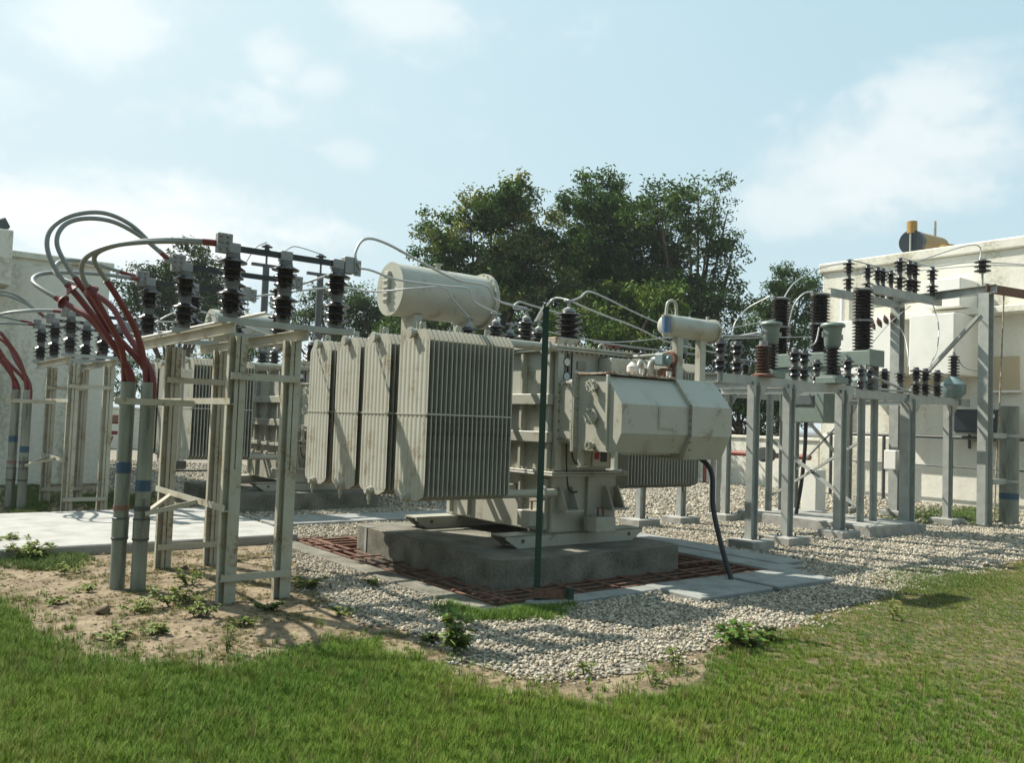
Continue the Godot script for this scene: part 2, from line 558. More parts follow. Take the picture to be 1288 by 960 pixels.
func fin_detailed() -> ArrayMesh:
	# outermost panel of a radiator: seven pressed flutes between sloping shoulders; plane across x, centred at z = 0
	var mb := MB.new()
	var rows := [[0.865, 0.14, 0.0], [0.915, 0.268, 0.0], [0.945, 0.278, 1.0], [2.40, 0.278, 1.0], [2.43, 0.274, 0.0], [2.52, 0.19, 0.0]]
	var k := 42
	for sg in [-1.0, 1.0]:
		for r in rows.size() - 1:
			var lo: Array = rows[r]
			var hi: Array = rows[r + 1]
			for i in k:
				var q := []
				for e in [[lo, i], [lo, i + 1], [hi, i + 1], [hi, i]]:
					var s := float(e[1]) / k
					var ph := fposmod(s * 7.0, 1.0)
					var edge := smoothstep(0.0, 0.02, minf(s, 1.0 - s))
					var wv := pow(absf(sin(ph * PI)), 0.7)
					var t: float = (0.004 + 0.012 * wv * e[0][2]) * edge + 0.002
					var sl: float = 0.012 * 0.7 * cos(ph * PI) * PI * 7.0 / 0.55 * e[0][2] * 0.9
					q.append(Vector3(sg * t, e[0][0], (s * 2.0 - 1.0) * e[0][1]))
					q.append(Vector3(sg, 0, -sl).normalized())
				mb.quad4(q[0], q[2], q[4], q[6], q[1], q[3], q[5], q[7])
	return mb.done()


func fin_plain() -> ArrayMesh:
	var poly := PackedVector2Array([Vector2(-0.14, 0.865), Vector2(0.14, 0.865), Vector2(0.272, 0.92), Vector2(0.272, 2.425), Vector2(0.19, 2.52), Vector2(-0.19, 2.52), Vector2(-0.272, 2.425), Vector2(-0.272, 0.92)])
	return MB.new().prism(poly, -0.0055, 0.0055, Transform3D(SIDEWAYS, Vector3.ZERO)).done()


func shed_profile(y0: float, y1: float, core: float, rim: float, sheds: int, rim2 := -1.0) -> Array:
	# ribbed porcelain: sheds with a sloped top and an undercut
	var out := [Vector2(0, y0), Vector2(core, y0)]
	var p := (y1 - y0) / sheds
	for i in sheds:
		var y := y0 + p * i
		var r: float = rim if rim2 < 0.0 or i % 2 == 0 else rim2
		out.append(Vector2(core, y + p * 0.22))
		out.append(Vector2(r * 0.97, y + p * 0.36))
		out.append(Vector2(r, y + p * 0.44))
		out.append(Vector2(r * 0.97, y + p * 0.53))
		out.append(Vector2(core * 1.05, y + p * 0.86))
	out.append(Vector2(core, y1))
	out.append(Vector2(0, y1))
	return out


func bolt_ring(mb: MB, pts: Array, axis: Vector3, r := 0.014, l := 0.02) -> void:
	for p in pts:
		mb.cyl(p - axis * l * 0.2, p + axis * l, r, 6)


func line_pts(p: Vector3, q: Vector3, k: int) -> Array:
	var out := []
	for i in k:
		out.append(p.lerp(q, float(i) / (k - 1)))
	return out


func radiator(root: Node3D, org: Vector3, ac: float, b_far: float, b_near: float, count: int) -> void:
	# b_far: outer end of the fins; b_near: inner end; fins on headers along b
	var sg := signf(b_near - b_far)
	var tank_b := 6.1 if sg > 0.0 else 7.1
	var rad := Node3D.new()
	rad.name = "radiator"
	root.add_child(rad, true)
	for y in [2.485, 0.895]:
		part(rad, "header_pipe", MB.new().cyl(P(b_far - 0.05 * sg, y, ac) - org, P(tank_b, y, ac) - org, 0.045, 14).done(), M.cream)
	for i in count:
		var b := lerpf(b_far, b_near, float(i) / (count - 1))
		part(rad, "fin", cache.fin_d if i == 0 else cache.fin, M.cream, P(b, 0, ac) - org, Basis())
	var tie := MB.new()
	for da in [-0.277, 0.277]:
		tie.bar(P(b_far - 0.012, 1.70, ac + da) - org, P(b_near, 1.70, ac + da) - org, 0.008, 0.016)
	tie.bar(P(b_far - 0.019 * sg, 1.70, ac - 0.28) - org, P(b_far - 0.019 * sg, 1.70, ac + 0.28) - org, 0.005, 0.012)
	part(rad, "tie_bar", tie.done(), M.cream)
	for t in [0.08, 0.5, 0.86]:
		var b := lerpf(b_far, b_near, t)
		var lug := MB.new().prism(PackedVector2Array([Vector2(-0.035, 0), Vector2(-0.012, 0), Vector2(-0.012, 0.045), Vector2(0.012, 0.045), Vector2(0.012, 0), Vector2(0.035, 0), Vector2(0.035, 0.07), Vector2(0.02, 0.085), Vector2(-0.02, 0.085), Vector2(-0.035, 0.07)]), -0.006, 0.006, Transform3D(Basis(), P(b, 2.52, ac) - org))
		part(rad, "lifting_lug", lug.done(), M.cream)
	var drain := MB.new()
	drain.cyl(P(b_far - 0.035 * sg, 0.87, ac) - org, P(b_far - 0.035 * sg, 0.80, ac) - org, 0.022, 10).cyl(P(b_far - 0.035 * sg, 0.80, ac) - org, P(b_far - 0.035 * sg, 0.755, ac) - org, 0.012, 8)
	drain.cyl(P(b_far - 0.05 * sg, 0.895, ac) - org, P(b_far - 0.085 * sg, 0.895, ac) - org, 0.03, 10)
	part(rad, "drain_plug", drain.done(), M.cream)
	part(rad, "vent_plug", MB.new().cyl(P(b_far + 0.02 * sg, 2.52, ac) - org, P(b_far + 0.02 * sg, 2.60, ac) - org, 0.011, 8).done(), M.cream)
	var plug := MB.new().cyl(P(b_far - 0.045 * sg, 2.485, ac) - org, P(b_far - 0.075 * sg, 2.485, ac) - org, 0.055, 12)
	part(rad, "header_cap", plug.done(), M.cream)
	for y in [2.485, 0.895]:
		var fb := tank_b - 0.22 * sg
		var fl := MB.new().cyl(P(fb, y, ac) - org, P(fb + 0.02 * sg, y, ac) - org, 0.085, 14).cyl(P(fb + 0.025 * sg, y, ac) - org, P(fb + 0.045 * sg, y, ac) - org, 0.085, 14)
		part(rad, "valve_flange", fl.done(), M.cream)


func bushing(root: Node3D, org: Vector3, at: Vector3, h: float, core: float, rim: float, sheds: int, glaze: Material) -> void:
	var b := part(root, "bushing", MB.new().lathe(shed_profile(0.04, h, core, rim, sheds), Transform3D(Basis(), at - org), 20).done(), glaze)
	var fl := MB.new().lathe([Vector2(0, 0), Vector2(rim * 1.02, 0), Vector2(rim * 1.02, 0.025), Vector2(core * 1.1, 0.05), Vector2(0, 0.05)], Transform3D(Basis(), at - org), 18)
	part(b, "flange", fl.done(), M.cream)
	var cap := MB.new().lathe([Vector2(0, h - 0.005), Vector2(core * 0.95, h - 0.005), Vector2(core * 0.9, h + 0.03), Vector2(0.018, h + 0.06), Vector2(0.018, h + 0.14), Vector2(0, h + 0.14)], Transform3D(Basis(), at - org), 14)
	cap.box(at - org + Vector3(0, h + 0.13, 0), Vector3(0.14, 0.022, 0.045), 0.004)
	part(b, "terminal", cap.done(), M.alloy)


func make_transformer() -> Node3D:
	var org := P(6.6, 0.30, 8.25)
	var root := thing("power_transformer", "cream transformer on the plinth behind the green post, cable box facing the lawn", "transformer", org, "cream power transformers")
	var F0 := 7.2
	var F1 := 9.36
	# skids on the plinth
	for a in [7.36, 9.2]:
		var poly := PackedVector2Array([Vector2(-1.02, 0.14), Vector2(-1.02, 0.10), Vector2(-0.86, 0.0), Vector2(0.86, 0.0), Vector2(1.02, 0.10), Vector2(1.02, 0.14)])
		var sk := MB.new()
		for dz in [-0.13, 0.13]:
			sk.prism(poly, dz - 0.012, dz + 0.012, Transform3D(Basis(), P(6.52, 0.302, a) - org))
		sk.box(P(6.52, 0.434, a) - org, Vector3(2.04, 0.016, 0.284))
		sk.box(P(6.52, 0.32, a) - org, Vector3(1.7, 0.014, 0.23))
		var s := part(root, "skid", sk.done(), M.cream)
		for e in [-0.8, 0.8]:
			part(s, "pulling_eye", MB.new().cyl(P(6.52 + e, 0.38, a - 0.15) - org, P(6.52 + e, 0.38, a + 0.15) - org, 0.022, 10).done(), M.dark_steel)
	# lower tank, flange, upper tank
	part(root, "lower_tank", MB.new().box(P(6.6, 0.7585, 8.28) - org, Vector3(0.98, 0.633, 2.12), 0.012).done(), M.cream)
	var fl := MB.new().box(P(6.6, 1.085, 8.28) - org, Vector3(1.16, 0.022, 2.32), 0.004)
	fl.box(P(6.6, 1.112, 8.28) - org, Vector3(1.16, 0.022, 2.32), 0.004)
	var flange := part(root, "tank_flange", fl.done(), M.cream)
	var fb := MB.new()
	bolt_ring(fb, line_pts(P(6.06, 1.123, 7.16) - org, P(7.14, 1.123, 7.16) - org, 10), Vector3.UP)
	bolt_ring(fb, line_pts(P(6.05, 1.123, 7.25) - org, P(6.05, 1.123, 9.3) - org, 18), Vector3.UP)
	part(flange, "bolts", fb.done(), M.cream)
	part(root, "upper_tank", MB.new().box(P(6.6, 1.80, 8.28) - org, Vector3(1.0, 1.37, 2.16), 0.015).done(), M.cream)
	# stiffeners on the left and front walls
	for y in [1.50, 1.92]:
		part(root, "wall_stiffener", MB.new().box(P(6.052, y, 8.28) - org, Vector3(0.10, 0.12, 2.14), 0.006).done(), M.cream)
	for a in [7.26, 7.74, 8.28, 8.85, 9.3]:
		part(root, "wall_stiffener", MB.new().box(P(6.066, 1.80, a) - org, Vector3(0.07, 1.30, 0.05), 0.004).done(), M.cream)
	for a in [7.3, 7.75, 8.8, 9.2]:
		part(root, "wall_stiffener", MB.new().box(P(6.085, 0.76, a) - org, Vector3(0.05, 0.56, 0.04), 0.004).done(), M.cream)
	part(root, "wall_stiffener", MB.new().box(P(6.12, 1.80, 7.17) - org, Vector3(0.09, 1.33, 0.05), 0.004).done(), M.cream)
	part(root, "wall_stiffener", MB.new().box(P(6.62, 0.765, 7.20) - org, Vector3(0.03, 0.58, 0.05), 0.003).done(), M.cream)
	# jacking pads and the white roller boxes at the bottom of the front wall
	for b in [6.28, 6.98]:
		var pad := MB.new().box(P(b, 0.70, 7.12) - org, Vector3(0.26, 0.025, 0.2), 0.003)
		for e in [-0.09, 0.09]:
			pad.prism(PackedVector2Array([Vector2(0, 0.0), Vector2(-0.17, 0.0), Vector2(-0.05, 0.24), Vector2(0, 0.24)]), -0.01, 0.01, Transform3D(SIDEWAYS, P(b + e, 0.712, 7.22) - org))
		part(root, "jacking_pad", pad.done(), M.cream)
	for q in [[6.02, 7.42, 0.60], [6.68, 7.05, 0.545]]:
		var bx := part(root, "valve_box", MB.new().box(P(q[0], q[2], q[1]) - org, Vector3(0.30, 0.17, 0.22), 0.008).done(), M.cream)
		var v := MB.new()
		for e in [-0.03, 0.05]:
			v.cyl(P(q[0] + e, q[2] + 0.08, q[1]) - org, P(q[0] + e, q[2] + 0.18, q[1]) - org, 0.011, 8)
		v.bar(P(q[0] - 0.06, q[2] + 0.18, q[1]) - org, P(q[0] + 0.08, q[2] + 0.18, q[1]) - org, 0.018, 0.012)
		part(bx, "valve_stem", v.done(), M.rust)
	# danger plate
	var dp := part(root, "warning_plate", MB.new().box(P(6.80, 1.28, 7.188) - org, Vector3(0.26, 0.20, 0.006)).done(), M.sign_white)
	part(dp, "red_mark", MB.new().box(P(6.73, 1.30, 7.182) - org, Vector3(0.07, 0.08, 0.006)).done(), M.sign_red)
	part(dp, "black_panel", MB.new().box(P(6.84, 1.30, 7.182) - org, Vector3(0.10, 0.14, 0.006)).done(), M.black_plastic)
	# lid with bolts
	var lid := part(root, "lid", MB.new().box(P(6.63, 2.505, 8.28) - org, Vector3(1.24, 0.026, 2.36), 0.004).box(P(6.63, 2.475, 8.28) - org, Vector3(1.22, 0.026, 2.34), 0.004).done(), M.cream)
	var lb := MB.new()
	bolt_ring(lb, line_pts(P(6.06, 2.518, 7.14) - org, P(7.2, 2.518, 7.14) - org, 16), Vector3.UP, 0.016, 0.024)
	bolt_ring(lb, line_pts(P(6.06, 2.462, 7.14) - org, P(7.2, 2.462, 7.14) - org, 16), Vector3.DOWN, 0.016, 0.024)
	bolt_ring(lb, line_pts(P(6.05, 2.518, 7.2) - org, P(6.05, 2.518, 9.4) - org, 22), Vector3.UP, 0.016, 0.024)
	part(lid, "bolts", lb.done(), M.cream)
	part(lid, "inspection_cover", MB.new().box(P(6.33, 2.575, 7.42) - org, Vector3(0.36, 0.11, 0.26), 0.006).done(), M.rust_stain)
	for e in [[6.20, 7.6], [7.1, 7.6], [6.2, 9.1], [7.1, 9.1]]:
		var hook := MB.new().tube(spline([P(e[0], 2.51, e[1]) - org, P(e[0], 2.60, e[1]) - org, P(e[0] + 0.05, 2.64, e[1]) - org, P(e[0] + 0.1, 2.60, e[1]) - org, P(e[0] + 0.1, 2.51, e[1]) - org]), 0.014, 7)
		part(lid, "lifting_hook", hook.done(), M.cream)
	var rv := MB.new().lathe([Vector2(0, 0), Vector2(0.075, 0), Vector2(0.075, 0.02), Vector2(0.02, 0.03), Vector2(0.02, 0.07), Vector2(0.085, 0.075), Vector2(0.085, 0.09), Vector2(0, 0.09)], Transform3D(Basis(), P(6.98, 2.5, 7.22) - org), 14)
	part(lid, "red_valve_wheel", rv.done(), M.red_paint)
	part(root, "terminal_cabinet", MB.new().box(P(6.92, 2.28, 7.08) - org, Vector3(0.40, 0.28, 0.22), 0.008).done(), M.cream)
	part(root, "name_plate", MB.new().box(P(6.46, 2.32, 7.186) - org, Vector3(0.13, 0.09, 0.006)).done(), M.bolt)
	# bushings
	bushing(root, org, P(6.60, 2.52, 7.60), 0.46, 0.085, 0.165, 6, M.porcelain)
	for a in [8.0, 8.62, 9.24]:
		bushing(root, org, P(6.28, 2.52, a), 0.36, 0.06, 0.12, 4, M.porcelain)
		bushing(root, org, P(6.98, 2.52, a), 0.34, 0.06, 0.12, 4, M.porcelain)
	# radiators: four on the frame side, three on the far side
	for a in [7.157, 7.90, 8.57, 9.29]:
		radiator(root, org, a, 4.25, 5.25, 20)
	for a in [7.85, 8.55, 9.25]:
		radiator(root, org, a, 8.95, 7.65, 24)
	# throat, flange and cable box on the front wall
	var throat := part(root, "throat", MB.new().box(P(6.62, 1.79, 7.03) - org, Vector3(0.98, 0.70, 0.30), 0.006).done(), M.cream)
	var cv := MB.new().box(P(6.122, 1.79, 7.04) - org, Vector3(0.02, 0.66, 0.27), 0.003)
	var cover := part(throat, "bolted_cover", cv.done(), M.cream)
	var cb := MB.new()
	for y in [1.49, 1.58, 1.68, 1.79, 1.90, 2.0, 2.09]:
		for a in [6.935, 7.145]:
			cb.cyl(P(6.113, y, a) - org, P(6.09, y, a) - org, 0.012, 6)
	for a in [6.99, 7.04, 7.09]:
		for y in [1.49, 2.09]:
			cb.cyl(P(6.113, y, a) - org, P(6.09, y, a) - org, 0.012, 6)
	part(cover, "bolts", cb.done(), M.bolt)
	var fla := MB.new().box(P(6.62, 1.79, 6.86) - org, Vector3(1.16, 0.86, 0.02), 0.003).box(P(6.62, 1.79, 6.835) - org, Vector3(1.16, 0.86, 0.02), 0.003)
	var flb := part(throat, "throat_flange", fla.done(), M.cream)
	var fbb := MB.new()
	bolt_ring(fbb, line_pts(P(6.075, 1.42, 6.825) - org, P(6.075, 2.16, 6.825) - org, 8), P(0, 0, -1), 0.013, 0.02)
	bolt_ring(fbb, line_pts(P(6.075, 1.42, 6.87) - org, P(6.075, 2.16, 6.87) - org, 8), P(0, 0, 1), 0.013, 0.02)
	part(flb, "bolts", fbb.done(), M.cream)
	var box_poly := PackedVector2Array([Vector2(0.0, -0.40), Vector2(0.0, 0.395), Vector2(-0.42, 0.375), Vector2(-0.66, 0.09), Vector2(-0.66, -0.21), Vector2(-0.55, -0.415)])
	var box := part(root, "cable_box", MB.new().prism(box_poly, -0.5, 0.52, Transform3D(SIDEWAYS, P(6.60, 1.79, 6.822) - org)).done(), M.cream)
	var cap_poly := PackedVector2Array([Vector2(0.0, -0.47), Vector2(0.0, 0.42), Vector2(-0.45, 0.40), Vector2(-0.70, 0.10), Vector2(-0.70, -0.22), Vector2(-0.58, -0.48)])
	var inner := PackedVector2Array()
	for p in cap_poly:
		inner.append((p - Vector2(-0.33, 0)) * 0.86 + Vector2(-0.33, 0))
	var cap := MB.new().prism(cap_poly, 0.522, 1.16, Transform3D(SIDEWAYS, P(6.60, 1.79, 6.822) - org))
	for i in 6:   # bevelled far end
		var p := cap_poly[i]
		var q := cap_poly[(i + 1) % 6]
		var p2 := inner[i]
		var q2 := inner[(i + 1) % 6]
		var t := Transform3D(SIDEWAYS, P(6.60, 1.79, 6.822) - org)
		cap.quad(t * Vector3(p.x, p.y, 1.16), t * Vector3(q.x, q.y, 1.16), t * Vector3(q2.x, q2.y, 1.25), t * Vector3(p2.x, p2.y, 1.25), t.basis * Vector3((p + q).x * 0.5 + 0.33, (p + q).y * 0.5, 0.5))
	cap.prism(inner, 1.16, 1.25, Transform3D(SIDEWAYS, P(6.60, 1.79, 6.822) - org))
	part(box, "end_hood", cap.done(), M.cream)
	# raised seam, nameplate frame, top lip, hand-hole covers and feet
	part(box, "name_plate", MB.new().box(P(6.75, 1.74, 6.157) - org, Vector3(0.235, 0.22, 0.012), 0.003).box(P(6.75, 1.74, 6.15) - org, Vector3(0.20, 0.185, 0.008), 0.002).done(), M.cream)
	part(box, "top_cover", MB.new().box(P(6.60, 2.192, 6.60) - org, Vector3(1.06, 0.02, 0.46), 0.003).done(), M.rust_stain)
	var hb := MB.new()
	bolt_ring(hb, line_pts(P(6.12, 2.2, 6.39) - org, P(7.08, 2.2, 6.39) - org, 14), Vector3.UP, 0.012, 0.018)
	part(box, "bolts", hb.done(), M.rust_stain)
	var seam := MB.new()
	for y in [1.42, 1.5, 1.58, 1.66, 1.74, 1.82, 1.9]:
		seam.cyl(P(7.128, y, 6.14) - org, P(7.105, y, 6.14) - org, 0.012, 6)
	part(box, "hood_bolts", seam.done(), M.bolt)
	for e in [[2.06, 6.56, 0.07], [1.74, 6.56, 0.085], [1.44, 6.57, 0.045]]:
		var hole := MB.new().cyl(P(6.1, e[0], e[1]) - org, P(6.04, e[0], e[1]) - org, e[2] * 0.62, 16).cyl(P(6.05, e[0], e[1]) - org, P(6.03, e[0], e[1]) - org, e[2], 18)
		for k in 8:
			var t := TAU * k / 8
			hole.cyl(P(6.032, e[0] + sin(t) * e[2] * 0.78, e[1] + cos(t) * e[2] * 0.78) - org, P(6.012, e[0] + sin(t) * e[2] * 0.78, e[1] + cos(t) * e[2] * 0.78) - org, 0.012, 6)
		part(box, "hand_hole_cover", hole.done(), M.cream)
	part(box, "end_rib", MB.new().box(P(6.085, 1.79, 6.36) - org, Vector3(0.03, 0.77, 0.035), 0.004).done(), M.cream)
	for e in [[6.12, 6.78], [6.13, 6.28]]:
		var foot := MB.new().box(P(e[0], 1.30, e[1]) - org, Vector3(0.05, 0.18, 0.05)).box(P(e[0], 1.205, e[1]) - org, Vector3(0.14, 0.014, 0.1))
		part(box, "foot", foot.done(), M.cream)
	part(box, "bottom_rail", MB.new().box(P(6.62, 1.362, 6.32) - org, Vector3(0.75, 0.012, 0.03)).done(), M.cream)
	# main conservator at the rear
	var ca := 9.75
	var cy := 3.33
	var R := 0.345
	var cons := part(root, "conservator", MB.new().cyl(P(5.40, cy, ca) - org, P(6.82, cy, ca) - org, R, 40).done(), M.cream)
	part(cons, "end_plate", MB.new().cyl(P(5.375, cy, ca) - org, P(5.402, cy, ca) - org, R + 0.008, 40).done(), M.cream)
	part(cons, "end_flange", MB.new().cyl(P(6.82, cy, ca) - org, P(6.845, cy, ca) - org, R + 0.045, 40).cyl(P(6.85, cy, ca) - org, P(6.875, cy, ca) - org, R + 0.045, 40).done(), M.cream)
	var eb := MB.new()
	for k in 22:
		var t := TAU * k / 22
		eb.cyl(P(6.805, cy + sin(t) * (R + 0.022), ca + cos(t) * (R + 0.022)) - org, P(6.892, cy + sin(t) * (R + 0.022), ca + cos(t) * (R + 0.022)) - org, 0.012, 6)
	part(cons, "flange_bolts", eb.done(), M.cream)
	var gauge := MB.new().box(P(5.355, cy + 0.02, ca + 0.03) - org, Vector3(0.05, 0.42, 0.11), 0.006)
	for k in 5:
		gauge.box(P(5.325, cy - 0.14 + k * 0.08, ca + 0.03) - org, Vector3(0.02, 0.025, 0.13), 0.003)
	part(cons, "oil_gauge", gauge.done(), M.cream)
	for b in [5.72, 6.55]:
		part(cons, "support", MB.new().box(P(b, 2.76, ca) - org, Vector3(0.12, 0.52, 0.34), 0.006).box(P(b, 2.51, ca) - org, Vector3(0.2, 0.02, 0.4)).done(), M.cream)
	part(root, "conservator_bracket", MB.new().box(P(6.1, 2.46, ca - 0.05) - org, Vector3(1.5, 0.09, 0.14), 0.006).done(), M.cream)
	part(cons, "top_valve", MB.new().cyl(P(6.1, cy + R - 0.01, ca) - org, P(6.1, cy + R + 0.07, ca) - org, 0.035, 12).cyl(P(6.1, cy + R + 0.07, ca) - org, P(6.1, cy + R + 0.085, ca) - org, 0.06, 12).done(), M.cream)
	# tap-changer conservator with its breather, on two legs over the cable box
	var sc := part(root, "small_conservator", MB.new().cyl(P(7.22, 2.815, 6.62) - org, P(8.0, 2.815, 6.62) - org, 0.128, 28).done(), M.cream)
	part(sc, "dished_end", MB.new().lathe([Vector2(0.128, 0), Vector2(0.11, 0.03), Vector2(0.07, 0.05), Vector2(0, 0.058)], Transform3D(Basis(Vector3(0, 1, 0), Vector3(-1, 0, 0), Vector3(0, 0, 1)), P(7.22, 2.815, 6.62) - org), 28).done(), M.cream)
	var se := MB.new().cyl(P(8.0, 2.815, 6.62) - org, P(8.03, 2.815, 6.62) - org, 0.145, 28).box(P(8.035, 2.82, 6.62) - org, Vector3(0.02, 0.2, 0.05), 0.003)
	part(sc, "end_flange", se.done(), M.cream)
	for b in [7.42, 7.82]:
		part(sc, "leg", MB.new().box(P(b, 2.44, 6.62) - org, Vector3(0.10, 0.54, 0.08), 0.004).done(), M.cream)
	part(sc, "pressure_plug", MB.new().cyl(P(7.93, 2.93, 6.62) - org, P(7.93, 2.985, 6.62) - org, 0.02, 10).done(), M.cream)
	part(sc, "breather_pipe", MB.new().tube(spline([P(7.36, 2.93, 6.6) - org, P(7.36, 3.02, 6.6) - org, P(7.33, 3.09, 6.6) - org, P(7.27, 3.10, 6.6) - org, P(7.21, 3.06, 6.6) - org, P(7.19, 2.93, 6.6) - org, P(7.18, 2.90, 6.58) - org]), 0.018, 8).done(), M.cream)
	var br := part(sc, "breather", MB.new().lathe([Vector2(0, 0), Vector2(0.05, 0), Vector2(0.052, 0.18), Vector2(0, 0.18)], Transform3D(Basis(), P(7.165, 2.72, 6.57) - org), 16).done(), M.blue_gel)
	part(br, "breather_cup", MB.new().lathe([Vector2(0, -0.05), Vector2(0.035, -0.05), Vector2(0.05, 0.0), Vector2(0, 0.0)], Transform3D(Basis(), P(7.165, 2.72, 6.57) - org), 14).lathe([Vector2(0, 0.18), Vector2(0.055, 0.18), Vector2(0.055, 0.2), Vector2(0, 0.2)], Transform3D(Basis(), P(7.165, 2.72, 6.57) - org), 14).done(), M.cream)
	part(sc, "oil_pipe", MB.new().tube(spline([P(7.5, 2.70, 6.64) - org, P(7.5, 2.58, 6.66) - org, P(7.35, 2.5, 6.8) - org, P(7.2, 2.47, 7.0) - org, P(7.15, 2.47, 7.3) - org]), 0.022, 8).done(), M.cream)
	# relay, valves and small pipework between lid and cable box
	var rl := MB.new().box(P(7.22, 2.42, 6.66) - org, Vector3(0.14, 0.13, 0.13), 0.01).cyl(P(7.22, 2.42, 6.55) - org, P(7.22, 2.42, 6.80) - org, 0.045, 14)
	part(root, "gas_relay", rl.done(), M.steel_blue)
	part(root, "rusty_gate_valve", MB.new().lathe([Vector2(0, 0), Vector2(0.09, 0.0), Vector2(0.1, 0.03), Vector2(0.09, 0.06), Vector2(0, 0.06)], Transform3D(Basis(Vector3(0, 1, 0), Vector3(1, 0, 0), Vector3(0, 0, -1)), P(7.32, 2.43, 6.66) - org), 16).box(P(7.3, 2.28, 6.66) - org, Vector3(0.22, 0.09, 0.12), 0.02).done(), M.rust)
	for e in [[6.92, 6.75], [7.02, 6.68]]:
		part(root, "air_pipe", MB.new().tube(spline([P(e[0], 2.2, e[1]) - org, P(e[0], 2.32, e[1]) - org, P(e[0] + 0.06, 2.39, e[1] + 0.03) - org, P(e[0] + 0.14, 2.36, e[1] + 0.08) - org, P(e[0] + 0.16, 2.2, e[1] + 0.12) - org]), 0.022, 8).done(), M.cream)
	part(root, "thermometer_pocket", MB.new().lathe([Vector2(0, 0), Vector2(0.05, 0.0), Vector2(0.05, 0.05), Vector2(0.065, 0.06), Vector2(0.065, 0.12), Vector2(0.02, 0.17), Vector2(0, 0.17)], Transform3D(Basis(), P(6.80, 2.2, 6.72) - org), 14).done(), M.sign_white)
	for b in [6.72, 7.15]:
		var lug := MB.new().prism(PackedVector2Array([Vector2(-0.035, 0), Vector2(-0.012, 0), Vector2(-0.012, 0.05), Vector2(0.012, 0.05), Vector2(0.012, 0), Vector2(0.035, 0), Vector2(0.035, 0.08), Vector2(-0.035, 0.08)]), -0.008, 0.008, Transform3D(Basis(), P(b, 2.2, 6.5) - org))
		part(box, "lifting_lug", lug.done(), M.sign_white)
	# control wiring and gauges
	for e in [[6.24, 2.44, 0.9], [6.30, 2.44, 1.2]]:
		part(root, "wiring_conduit", MB.new().tube(spline([P(e[0], e[1], 7.175) - org, P(e[0], 1.9, 7.17) - org, P(e[0] + 0.02, e[2] + 0.1, 7.14) - org, P(e[0] + 0.16, e[2], 7.13) - org]), 0.010, 6).done(), M.cable_black)
	for y in [2.34, 2.18]:
		var gg := part(root, "gauge", MB.new().cyl(P(6.20, y, 7.2) - org, P(6.20, y, 7.14) - org, 0.05, 16).done(), M.dark_steel)
		part(gg, "dial", MB.new().cyl(P(6.20, y, 7.14) - org, P(6.20, y, 7.137) - org, 0.042, 16).done(), M.sign_white)
	part(root, "earth_strap", MB.new().bar(P(6.115, 0.32, 7.6) - org, P(6.095, 0.6, 7.6) - org, 0.006, 0.04).done(), M.galv)
	return root


func place_transformers() -> void:
	cache.fin_d = fin_detailed()
	cache.fin = fin_plain()
	var t := make_transformer()
	var c := t.duplicate()
	c.name = numbered("power_transformer")
	add_child(c)
	c.position = t.position + P(0, 0, BAY)
	c.set_meta("label", "cream transformer standing behind the pale bus frame, beyond the concrete apron")


# ---------------------------------------------------------------- bus frames, insulators, cables
func stack_insulator(sheds: int, u: float, core: float, rim: float) -> Array:
	# [porcelain, foot, cap] of one unit of a post insulator, u high
	var key := "ins%d_%.3f_%.3f" % [sheds, u, rim]
	if not cache.has(key):
		var prof := [Vector2(0, u * 0.10), Vector2(core, u * 0.10)]
		var p := u * 0.74 / sheds
		for s in sheds:
			var yy := u * 0.10 + p * s
			var r := rim * lerpf(0.80, 1.0, float(s) / maxf(sheds - 1, 1))
			prof.append_array([Vector2(core, yy + p * 0.30), Vector2(r * 0.96, yy + p * 0.42), Vector2(r, yy + p * 0.52), Vector2(r * 0.95, yy + p * 0.62), Vector2(core * 1.1, yy + p * 0.95)])
		prof.append_array([Vector2(core, u * 0.86), Vector2(0, u * 0.86)])
		var foot := MB.new().lathe([Vector2(0, 0), Vector2(core * 0.95, 0), Vector2(core * 0.95, u * 0.10), Vector2(0, u * 0.10)], Transform3D(), 14)
		var cap := MB.new().lathe([Vector2(0, u * 0.86), Vector2(core * 0.98, u * 0.86), Vector2(core * 0.90, u * 0.995), Vector2(0, u * 0.995)], Transform3D(), 14)
		cache[key] = [MB.new().lathe(prof, Transform3D(), 20).done(), foot.done(), cap.done()]
	return cache[key]


func post_insulator(at: Vector3, label: String, group: String, h := 0.56, units := 2, sheds := 3, core := 0.065, rim := 0.125, called := "post_insulator") -> Node3D:
	var t := thing(called, label, "insulator", at, group)
	var u := h / units
	var m := stack_insulator(sheds, u, core, rim)
	for i in units:
		var o := Vector3(0, u * i, 0)
		part(t, "porcelain", m[0], M.porcelain, o)
		part(t, "foot", m[1], M.cap_iron, o)
		part(t, "cap", m[2], M.cap_iron, o)
	return t


